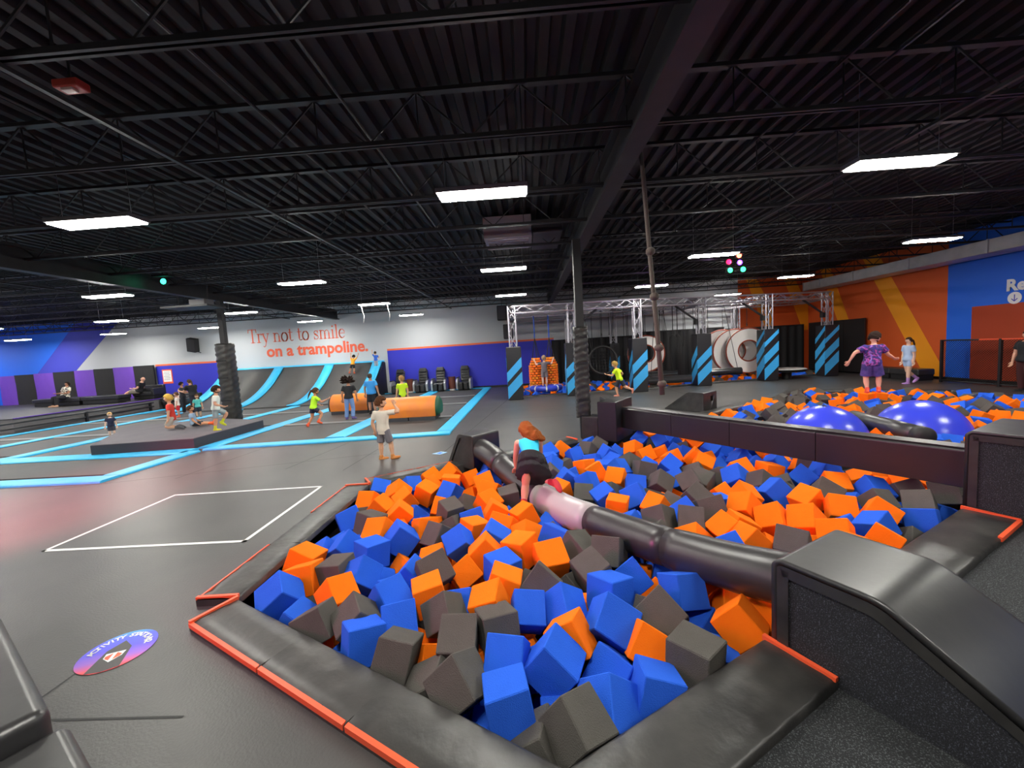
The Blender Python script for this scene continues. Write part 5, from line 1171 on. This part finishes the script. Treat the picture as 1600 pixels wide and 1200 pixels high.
def person(label, loc, yaw, h, look, pose=None, child=True, detail=1, group=None):
    """look: skin, hair, style, shirt, sleeve, bottom, legs ('shorts'|'pants'|'skirt'), foot; pose: directions in the body frame (x right, y forward, z up)"""
    p = dict(pel=None, spine=(0, 0, 1), sh=(1, 0, 0), hip=(1, 0, 0), head=None, face=(0, 1, 0),
             la=((-.25, 0, -1), (-.1, .25, -1)), ra=((.25, 0, -1), (.1, .25, -1)), ll=((-.05, 0, -1), (0, -.03, -1), (0, 1, 0)), rl=((.05, 0, -1), (0, -.03, -1), (0, 1, 0)))
    p.update(pose or {})
    t = thing('person', label, 'person', loc, yaw, group)
    th, sh_, to, hh = ((.228, .212, .30, .185) if child else (.245, .235, .30, .135))
    th, sh_, to, hh = th * h, sh_ * h, to * h, hh * h
    ua, fa, hw, pw = .165 * h, .14 * h, (.108 if child else .115) * h, .052 * h
    fat = look.get('fat', 1.0)
    vox = 0.0095 * (1.0 if detail > 1 else 1.5) * (h / 1.3)
    spine = N(p['spine']); shr = N(p['sh']); hip = N(p['hip'])
    pel = Vector(p['pel']) if p['pel'] is not None else Vector((0, 0, th + sh_ + .045 * h))
    neck = pel + spine * to
    fwd = spine.cross(shr) * -1.0
    if fwd.dot(Vector(p['face'])) < -0.5: fwd = -fwd
    fwd = (Vector((0, 1, 0)) - spine * spine.y); fwd = fwd.normalized() if fwd.length > .2 else N((0, 0, 1))
    hd = N(p['head']) if p['head'] is not None else spine
    sk = skin(look['skin']); body = MB()
    def torso(mb, f0, f1, inf, bot=1.0, k=12):
        prof = [(-.16, .070, .052), (-.06, .088, .064), (.06, .090, .066), (.25, .080, .058), (.5, .083, .06), (.72, .098, .062), (.86, .100, .056), (.95, .066, .046), (1.03, .036, .036)]
        rings = []
        for i in range(k + 1):
            f = f0 + (f1 - f0) * i / k
            for a, b in zip(prof[:-1], prof[1:]):
                if a[0] <= f <= b[0] + 1e-6: q = (f - a[0]) / (b[0] - a[0]); w_ = a[1] + (b[1] - a[1]) * q; d_ = a[2] + (b[2] - a[2]) * q; break
            else: w_, d_ = (prof[0][1:] if f < prof[0][0] else prof[-1][1:])
            ax = hip.lerp(shr, min(1, max(0, f))).normalized(); c = pel + spine * (to * f)
            fl = 1 + (bot - 1) * max(0, 1 - (f - f0) / .35)
            rings.append([c + ax * (math.cos(a) * (w_ * fat * fl * h + inf)) + fwd * (math.sin(a) * (d_ * fat * fl * h + inf)) for a in [2 * math.pi * j / 16 for j in range(16)]])
        mb.loft(rings)
    torso(body, -.14, 1.0, 0)
    hc = neck + hd * (.025 * h + hh * .5)                     # head centre
    chain(body, [neck - spine * .03 * h, neck + hd * (.05 * h)], [.036 * h, .034 * h])
    face = N(p['face']); face = (face - hd * face.dot(hd)).normalized(); HR = frame(face, hd); hr_ = face.cross(hd)
    rx, ry, rz = hh * .37, hh * .44, hh * .5
    def hf(d):  # narrow the chin, flatten the face a little
        f = 1.0
        if d.z < -.1: f -= .16 * min(1, (-d.z - .1) / .7) * (1 if d.y > -.2 else .6)
        if d.y > .75: f -= .03
        return f
    body.ball(hc, (rx, ry, rz), 20, 14, R=HR, fn=hf)
    body.ball(hc + HR @ Vector((0, ry * .97, -rz * .12)), (hh * .055, hh * .075, hh * .09), 8, 6, R=HR)      # nose
    for s in (-1, 1): body.ball(hc + HR @ Vector((s * rx * .98, -ry * .05, -rz * .08)), (hh * .04, hh * .08, hh * .12), 8, 6, R=HR)   # ears
    J = {}; fing = MB()
    for s, key in ((-1, 'la'), (1, 'ra')):
        S0 = pel + spine * (to * .86) + shr * (s * hw * (0.9 + 0.1 * fat)); u_, f_ = N(p[key][0]), N(p[key][1]); E = S0 + u_ * ua; W = E + f_ * fa
        J[key] = (S0, E, W)
        chain(body, [S0, S0.lerp(E, .4), E, E.lerp(W, .3), W], [.036 * h * fat, .034 * h * fat, .026 * h, .027 * h, .018 * h])
        hdv = N(p[key][2]) if len(p[key]) > 2 else f_
        pn = N(p[key][3]) if len(p[key]) > 3 else (hdv.cross(shr) if abs(hdv.dot(shr)) < .9 else hdv.cross(Vector((0, 0, 1))))
        HM = frame(hdv, pn); L = .1 * h
        body.ball(W + hdv * L * .30, (L * .27, L * .40, L * .13), 10, 7, R=HM)
        for k, (ox, ln) in enumerate(((-.2, .42), (-.07, .5), (.07, .47), (.2, .37))):
            a = W + HM @ Vector((ox * L * .95, L * .55, 0)); b = a + HM @ Vector((ox * L * .12, L * ln * .55, -L * .07)); c = b + HM @ Vector((0, L * ln * .42, -L * .17))
            fing.tube([a - hdv * L * .12, a, b, c], [L * .075, L * .072, L * .064, L * .045], 6)
        a = W + HM @ Vector((s * -L * .2, L * .2, 0)); b = a + HM @ Vector((s * -L * .17, L * .2, -L * .05)); c = b + HM @ Vector((s * -L * .02, L * .18, -L * .06))
        fing.tube([a, b, c], [L * .09, L * .075, L * .05], 6)
    for s, key in ((-1, 'll'), (1, 'rl')):
        Hh = pel + hip * (s * pw * (.8 + .2 * fat)) - spine * (.02 * h); d0, d1, ft = N(p[key][0]), N(p[key][1]), N(p[key][2]); K = Hh + d0 * th; A = K + d1 * sh_
        up = N(-d1 - ft * (-d1).dot(ft)); J[key] = (Hh, K, A, ft, up)
        chain(body, [Hh, Hh.lerp(K, .45), K, K.lerp(A, .3), K.lerp(A, .8), A], [.062 * h * fat, .054 * h * fat, .037 * h, .039 * h, .025 * h, .023 * h])
        FM = frame(ft, up); body.ball(A + FM @ Vector((0, .038 * h, -.022 * h)), (.03 * h, .078 * h, .024 * h), 12, 8, R=FM); body.ball(A + FM @ Vector((0, -.01 * h, -.018 * h)), .026 * h, 10, 6)
    bo = solidify_union(body, 'body', sk, t, vox)
    ex = MB()
    for s in (-1, 1):
        c = hc + HR @ Vector((s * rx * .42, ry * .86, rz * .02)); ex.ball(c, (hh * .055, hh * .04, hh * .04), 10, 6, m=0, R=HR); ex.ball(c + HR @ Vector((0, hh * .03, 0)), (hh * .026, hh * .018, hh * .028), 8, 6, m=1, R=HR)
        ex.ball(c + HR @ Vector((0, hh * .02, hh * .085)), (hh * .075, hh * .02, hh * .014), 8, 5, m=3, R=HR)
    ex.ball(hc + HR @ Vector((0, ry * .80, -rz * .5)), (hh * .10, hh * .035, hh * .025), 10, 6, m=2, R=HR)
    append_mesh(bo, ex, [M_EYE, M_IRIS, M_LIP, mat('hair_' + look['hair'], look['hair'], 0.8, bump=(70, 0.8), spec=0.15)]); append_mesh(bo, fing, [sk])
    # clothes
    top = MB(); inf = .015 * h if look.get('loose', 1) else .006 * h
    torso(top, look.get('hem', -.12), .97 if look.get('sleeve', 1) else .9, inf, look.get('flare', 1.2))
    for key in ('la', 'ra'):
        S0, E, W = J[key]
        if look.get('sleeve', 1): chain(top, [S0, S0.lerp(E, .62)], [.043 * h * fat ** .7, .046 * h * fat ** .7], end=False)
        else: top.ball(S0 - shr * (.25 * hw * (1 if key == 'ra' else -1)), .038 * h, 8, 6)
    so = solidify_union(top, 'shirt', look['shirt'] if not isinstance(look['shirt'], str) else cloth(look['shirt']), t, vox * 1.15, 3)
    bot = MB(); kind = look.get('legs', 'shorts'); bm_ = look['bottom'] if not isinstance(look['bottom'], str) else cloth(look['bottom'])
    if kind == 'skirt':
        torso(bot, -.17, .18, .014 * h)
        for key in ('ll', 'rl'): Hh, K = J[key][:2]; chain(bot, [Hh, Hh.lerp(K, .42)], [.074 * h, .074 * h], end=False)
        solidify_union(bot, 'skirt_lining', bm_, t, vox * 1.15, 3)
        # two ruffled tiers
        for (f0, f1, fl, k0) in ((.16, -.22, 1.25, 0), (-.02, -.52, 1.45, 3)):
            rings = []
            for i in range(9):
                f = f0 + (f1 - f0) * i / 8; c = pel + spine * (to * .16) * (1 - i / 8) + (spine * .35 + Vector((0, 0, .65))) * (to * f * 1.05 if f < 0 else 0) + spine * (to * .0)
                g_ = 1.05 + (fl - 1) * i / 8; rings.append([c + hip * (math.cos(a) * .112 * h * g_ * (1 + .035 * i / 8 * math.sin(a * 16))) + fwd * (math.sin(a) * .094 * h * g_ * (1 + .035 * i / 8 * math.sin(a * 16))) for a in [2 * math.pi * j / 64 for j in range(64)]])
            MB().loft(rings).obj('skirt_tier', bm_, t, smooth=True)
    else:
        torso(bot, -.17, .10, .005 * h)
        cut = {'shorts': .86, 'short_shorts': .55, 'pants': 1.9}[kind]
        for key in ('ll', 'rl'):
            Hh, K, A = J[key][:3]; r0, r1 = .064 * h * fat, .060 * h * fat * look.get('wide', 1)
            if cut <= 1: chain(bot, [Hh, Hh.lerp(K, cut)], [r0 * .98, r1], end=False)
            else: chain(bot, [Hh, K, K.lerp(A, .93)], [r0, .048 * h * fat, .040 * h * look.get('wide', 1)], end=False)
        solidify_union(bot, 'shorts' if cut <= 1 else 'trousers', bm_, t, vox * 1.15, 3)
    for key in ('ll', 'rl'):
        Hh, K, A, ft, up = J[key]; FM = frame(ft, up); fo = MB(); fc = look.get('foot', 'e06a50')
        chain(fo, [A.lerp(K, look.get('sock', .22)), A], [.033 * h, .029 * h], 2)
        fo.ball(A + FM @ Vector((0, .04 * h, -.022 * h)), (.035 * h, .084 * h, .028 * h), 12, 8, R=FM); fo.ball(A + FM @ Vector((0, -.012 * h, -.016 * h)), .031 * h, 10, 6)
        solidify_union(fo, 'sock', cloth(fc), t, vox * 1.1, 2)
    # hair
    st = look.get('style', 'short'); r9 = random.Random(len(label)); hm = mat('hair_' + look['hair'], look['hair'], 0.8, bump=(70, 0.8), spec=0.15)
    if st != 'bald':
        hb = MB(); big = {'short': 1.13, 'mop': 1.22, 'pony': 1.12, 'long': 1.16, 'afro': 1.55}[st]
        def cap(d):
            inface = d.y > .25 and d.z < (.42 if st != 'mop' else .38)
            low = d.z < -.45 or (d.z < -.15 and d.y > -.1)
            if inface or low: return .88
            return big + .09 * math.sin(d.x * 19 + d.z * 15) * math.sin(d.y * 17 + d.x * 9)
        hb.ball(hc, (rx, ry, rz), 28, 18, R=HR, fn=cap)
        dn = Vector(look.get('hairdir', (0, -.25, -1))).normalized(); back = hc + HR @ Vector((0, -ry * .85, rz * .1))
        if st == 'pony':
            chain(hb, [back, back + HR @ Vector((0, -hh * .22, 0)), back + HR @ Vector((0, -hh * .25, 0)) + dn * hh * .6, back + HR @ Vector((0, -hh * .2, 0)) + dn * hh * 1.25], [hh * .1, hh * .13, hh * .13, hh * .04])
        if st == 'long':
            for k in range(15):
                a = (k - 7) / 7; q = hc + HR @ Vector((a * rx * .95, -ry * (.75 - .25 * abs(a)), -rz * .1)); w1 = Vector((r9.uniform(-.2, .2), r9.uniform(-.16, .16), r9.uniform(-.2, .2))) * hh
                chain(hb, [q, q + dn * hh * .3 + w1, q + dn * hh * .62 - w1 * .8, q + dn * hh * .85 + w1 * .7, q + dn * hh * 1.02], [hh * .15, hh * .16, hh * .15, hh * .13, hh * .07])
        if st == 'afro':
            for k in range(60):
                a, e = r9.uniform(0, 6.28), r9.uniform(-.3, .9); d = Vector((math.cos(a) * math.cos(e), math.sin(a) * math.cos(e), math.sin(e)))
                if d.y > .35 and d.z < .5: continue
                q = hc + HR @ Vector((d.x * rx, d.y * ry, d.z * rz)); hb.tube([q, q + (HR @ d) * hh * .3 + Vector((0, 0, hh * .1)), q + (HR @ d) * hh * r9.uniform(.6, .85) * (1.35 if d.x < 0 else 1) + Vector((0, 0, hh * .08))], [hh * .22, hh * .2, hh * .09], 8)
        solidify_union(hb, 'hair', hm, t, max(vox * .8, hh * .035), 1)
    return t

RUN_L = ((-.1, .75, -.5), (0, -.75, -.55), (0, .8, -.5)); STAND = None
# girl crawling over the roller
g0 = Vector((0.0, 5.35, 0.0))
def rel(a, b): return tuple(Vector(b) - Vector(a))
person('red-haired girl in turquoise top and black ruffled skirt climbing over the roller', g0, 0, 1.42,
       dict(skin='d9a184', hair='8a4a1e', style='long', shirt='2ec4e8', sleeve=0, bottom='1c1b1f', legs='skirt', foot='b8323c', loose=0, flare=1.0, hem=-.02, hairdir=(.46, -.6, -.42), sock=.3),
       dict(pel=(0, 0, .60), spine=(-.10, .84, .44), head=(-.12, .72, .62), face=(-.2, .6, -.75), sh=(1, .12, 0), hip=(1, 0, 0),
            la=((-.22, .28, -1), (-.02, .42, -.9), (-.25, .8, -.55), (0, .5, .8)), ra=((.05, .5, -.9), (-.35, .45, -.8), (-.2, .8, -.55), (0, .5, .8)),
            ll=((-.12, .02, -1), (-.16, -.62, -1), (-.1, .9, -.5)), rl=((.12, .50, -.86), (.55, -.85, -.04), (.35, -.75, -.6))), detail=2)
person('stocky boy in galaxy print shirt running over the foam behind the balls', (9.75, 11.8, 0.27), -.35, 1.74,
       dict(skin='e8ac94', hair='2c1f1b', style='mop', shirt=tie_dye(), bottom=mat('galaxy_shorts', '35306e', 0.85, var=(7, .8, '6a4fa0')), foot='ee5c44', fat=1.22, hem=-.2, wide=1.12, sock=.18),
       dict(spine=(.12, .18, 1), head=(.25, .3, 1), face=(.75, .6, -.4), la=((-.85, -.15, -.5), (-.45, .1, -.9)), ra=((.55, .15, -.8), (.75, .55, -.45)),
            ll=((-.05, .12, -1), (.03, -.2, -1), (.15, .95, -.1)), rl=((.22, .15, -1), (-.05, -.15, -1), (.4, .9, -.15))), detail=2)
for i, (x, y, z, c) in enumerate(UNDERFOOT):
    o = link(bpy.data.objects.new(NAMES[c], CM[c][i])); o.location = (x, y, z); o.rotation_euler = (0.1, -.1, .3 + i)
    tag(o, '%s foam cube under the feet of the galaxy shirt boy' % CN[c], 'foam cube', 'foam cubes underfoot')
person('girl in pale blue outfit and lilac socks walking past the orange wall', (13.82, 15.18, 0), 1.45, 1.70,
       dict(skin='dfb39c', hair='4a3428', style='pony', shirt='a9bede', bottom='9fb4d8', legs='short_shorts', foot='b58ad0', sock=.45, hairdir=(0, -.25, -1)),
       dict(la=((-.1, -.1, -1), (0, .05, -1)), ra=((.1, .05, -1), (0, .15, -1)), ll=((0, .12, -1), (0, .02, -1), (0, 1, 0)), rl=((0, -.1, -1), (0, -.85, -.75), (0, .75, -.7))), child=False)
person('boy in cream t-shirt and grey shorts walking, hand raised to his face', (-3.02, 8.1, 0), -.35, 1.30,
       dict(skin='d8a585', hair='5a3823', style='mop', shirt='d6cfc2', bottom='77747c', foot='c98246', sock=.12, hem=-.25, flare=1.18),
       dict(sh=(.95, .3, 0), face=(.75, .65, 0), la=((-.35, -.15, -1), (.1, .2, -1)), ra=((.85, .35, .05), (-.75, .25, .75), (-.5, .3, .8)),
            ll=((-.05, -.02, -1), (-.02, -.05, -1), (.7, .7, 0)), rl=((.18, .2, -1), (.12, -.05, -1), (.75, .6, .12))), detail=2)
person('girl with dark braid, neon shirt and navy shorts leaping on the trampolines', (-7.0, 12.7, 0.02), -.75, 1.27,
       dict(skin='c98e6c', hair='4a3323', style='pony', shirt='b4ea2a', bottom='23243c', legs='short_shorts', foot='e8603c', hairdir=(-.1, -.45, -1), wide=1.15),
       dict(pel=(0, .05, .59), spine=(0, .22, 1), la=((-.3, .2, -1), (-.1, .8, -.4)), ra=((.3, .6, -.7), (.1, .9, .35)), ll=((-.05, -.12, -1), (-.05, -.62, -1), (0, .5, -.85)), rl=((.1, .75, -.65), (0, -.45, -.85), (0, .9, -.4))))
person('woman with big dark curly hair, black top and blue jeans on trampolines', (-6.28, 13.85, 0.02), .15, 1.42,
       dict(skin='b98266', hair='2a1d18', style='afro', shirt='1b1b20', bottom='6f8fc4', legs='pants', foot='6a5a9a', wide=1.25),
       dict(la=((-.3, -.1, -1), (-.05, .2, -1)), ra=((.3, -.05, -1), (.05, .3, -1)), spine=(.03, .1, 1), ll=((-.08, .05, -1), (-.06, -.12, -1), (0, 1, -.1)), rl=((.1, .12, -1), (-.02, -.3, -1), (.5, .8, -.1))), child=False)
person('man in light blue shirt standing behind the orange bolsters', (-5.82, 14.75, 0.02), -.2, 1.52,
       dict(skin='c08a6e', hair='4c4038', style='short', shirt='3f9ce8', bottom='1d1d24', foot='222226', fat=1.12), dict(la=((-.35, 0, -1), (-.08, .1, -1)), ra=((.35, 0, -1), (.15, .1, -1))), child=False)
person('child in neon yellow shirt behind the green-ended bolster', (-4.7, 14.9, 0.02), .55, 1.36,
       dict(skin='d9a888', hair='a88050', style='short', shirt='c8f02a', bottom='2a2a33', foot='d05a40', hem=-.25), dict(face=(-.6, .8, 0), ra=((.2, -.2, -1), (0, .1, -1))))
person('child in orange shirt hanging on the top edge of the ramp', (-9.6, 22.05, 1.30), -.1, 1.05,
       dict(skin='c08a68', hair='2a1e18', style='mop', shirt='f2a024', bottom='1d1d26', foot='d06040'),
       dict(spine=(.05, .35, 1), la=((-.35, .45, .8), (-.1, .4, .9)), ra=((.35, .5, .6), (.15, .45, .8)), ll=((-.25, -.25, -1), (-.3, -.35, -1), (0, .8, .2)), rl=((.1, -.1, -1), (.05, -.3, -1), (0, .8, .1))))
person('child in blue and grey clinging to the ramp corner post', (-8.42, 22.4, 1.50), 0.1, 0.95,
       dict(skin='d0a080', hair='3a2a20', style='short', shirt='2f62c8', bottom='9a9ca8', legs='pants', foot='8a8c98'), dict(la=((-.4, .3, .7), (-.1, .4, .9)), ra=((.2, .4, -.6), (0, .8, .3))))
# group on and behind the grey platform
person('toddler with thin blond hair in navy shirt behind the platform', (-13.62, 12.55, 0.02), 3.8, 0.83, dict(skin='e0b49c', hair='d8b078', style='short', shirt='1f2440', bottom='3a3a48', foot='8a6a60'))
person('blond child in red shirt kneeling on the grey platform', (-10.72, 11.65, 0.30), 2.15, 1.32,
       dict(skin='dcaa8c', hair='c9a350', style='mop', shirt='d23c32', bottom='b5ada4', foot='5a5a60', hem=-.28, flare=1.2),
       dict(pel=(0, 0, .40), spine=(0, .05, 1), face=(.2, .9, -.1), la=((-.1, .1, -1), (0, .2, -1)), ra=((.1, .1, -1), (0, .2, -1)), ll=((-.1, .45, -.85), (-.05, -1, -.12), (0, -.8, -.5)), rl=((.1, .45, -.85), (.05, -1, -.12), (0, -.8, -.5))))
person('child in pale blue shirt sitting on the platform with orange socks stretched', (-10.32, 11.95, 0.30), -1.0, 1.1,
       dict(skin='c88e6a', hair='4a3020', style='short', shirt='93aecb', bottom='30323c', foot='f0602c', sock=.7),
       dict(pel=(0, 0, .12), spine=(0, -.1, 1), la=((-.3, .3, -1), (0, .8, -.6)), ra=((.3, .2, -1), (.1, .7, -.7)), ll=((-.3, 1, -.03), (-.1, 1, -.12), (0, .3, 1)), rl=((.3, 1, .0), (.1, 1, -.12), (0, .3, 1))))
person('dark-haired boy in white shirt running along the platform in yellow socks', (-8.98, 11.2, 0.30), -1.0, 1.28,
       dict(skin='cc9576', hair='33221a', style='mop', shirt='d8dcd4', bottom='8f9a9c', foot='cbd032', sock=.35),
       dict(spine=(0, .12, 1), la=((-.35, -.4, -.8), (-.1, .7, -.5)), ra=((.3, -.1, -.9), (.1, .9, -.3)), ll=((-.05, .85, -.55), (0, -.5, -.85), (0, .8, -.6)), rl=((.05, -.05, -1), (0, -.15, -1), (0, 1, 0))))
person('small child in teal top standing on the far trampolines', (-13.9, 16.4, 0.02), 3.6, 1.0, dict(skin='c99878', hair='5a4028', style='pony', shirt='58bfb8', bottom='2c2c36', foot='8a6a60'))
person('woman in black top standing beside the blue wall sofa', (-15.33, 17.95, 0.02), 1.3, 1.63, dict(skin='c9967c', hair='4a3828', style='pony', shirt='1b1b22', bottom='232330', legs='pants', foot='8a8a90', fat=1.15),
       dict(spine=(-.1, .15, 1), la=((-.2, .5, -.8), (.1, .9, .1)), ra=((.2, .5, -.8), (-.1, .9, .1))), child=False)
person('dark-haired woman near the sofa holding her arms forward', (-16.25, 18.38, 0.02), -1.0, 1.50, dict(skin='a8745a', hair='1a1512', style='mop', shirt='24222a', bottom='20202a', legs='pants', foot='7a7a80'),
       dict(la=((-.2, .5, -.8), (.3, .9, .1)), ra=((.2, .5, -.8), (-.3, .9, .1))), child=False)
person('child in white shirt and red shorts beside the women at sofa', (-15.4, 17.1, 0.02), 2.2, 1.10, dict(skin='d0a088', hair='6a4a34', style='short', shirt='e4d6d0', bottom='d02c3c', foot='e06a50'))
SIT = dict(pel=(0, 0, .10), spine=(0, -.25, 1), la=((-.3, .3, -.9), (.3, .9, 0)), ra=((.3, .3, -.9), (-.3, .9, 0)), ll=((-.12, 1, -.05), (-.05, .1, -1), (0, 1, 0)), rl=((.12, 1, -.05), (.05, .1, -1), (0, 1, 0)))
person('person in black and white leaf print shirt seated on the long bench', (-24.0, 20.05, 0.96), 2.9, 1.62, dict(skin='a9765c', hair='231a16', style='mop', shirt=leaf_print(), bottom='1c1c24', legs='pants', foot='c99a80', fat=1.3), SIT, child=False)
person('bald man in black and white shirt lounging with legs stretched', (-21.15, 21.2, 0.96), 1.9, 1.7, dict(skin='dca68c', hair='8a6a58', style='bald', shirt='1d1d22', bottom='8a8078', foot='d8a58c', fat=1.15),
       dict(SIT, spine=(0, -.4, 1), ll=((-.1, 1, .0), (-.1, .75, -.65), (0, .6, .7)), rl=((.1, 1, .05), (.0, .8, -.6), (0, .6, .7))), child=False)
person('fair-haired child seated on the sofa under the notice', (-19.12, 21.35, 0.40), 2.9, 1.1, dict(skin='e0b8a0', hair='c8a468', style='short', shirt='d8ccc8', bottom='b04a50', foot='d09a80'), SIT)
person('child in grey shirt seated on the cube seat behind the column', (-17.95, 20.25, 0.40), 2.4, 1.15, dict(skin='d0a088', hair='7a5a40', style='short', shirt='7d828c', bottom='24242c', foot='c8a090'), SIT)
# obstacle course and fence side
person('child in grey outfit standing on the blue ring, gripping both towers', (0.76, 18.0, 0.42), 0, 1.34, dict(skin='e0b8a8', hair='9a8068', style='short', shirt='6a6068', bottom='70666c', foot='d8a088', hem=-.2),
       dict(la=((-.75, .35, -.25), (-.35, .3, .9)), ra=((.75, .35, -.25), (.35, .3, .9))))
person('blond boy in neon shirt running toward the obstacle pit', (3.55, 15.75, 0.02), .95, 1.42, dict(skin='d9a080', hair='b08a4a', style='short', shirt='d4f51e', bottom='2a2c38', foot='e0907a', hem=-.2, sock=.05),
       dict(spine=(0, .3, 1), la=((-.4, .3, -.8), (0, .9, .2)), ra=((.4, -.5, -.6), (.2, .6, -.5)), ll=((-.05, .4, -1), (0, -.2, -1), (0, 1, 0)), rl=((.05, -.5, -.85), (.0, -.95, -.35), (0, .2, -1))))
person('man in black t-shirt and dark red trousers standing by the fence', (14.35, 12.15, 0), 1.4, 1.78, dict(skin='dca88c', hair='2a211c', style='short', shirt='1b1d22', bottom='3a1216', legs='pants', foot='1c1c20', fat=1.2),
       dict(la=((-.3, .1, -1), (0, .25, -1)), ra=((.3, .1, -1), (0, .25, -1))), child=False)
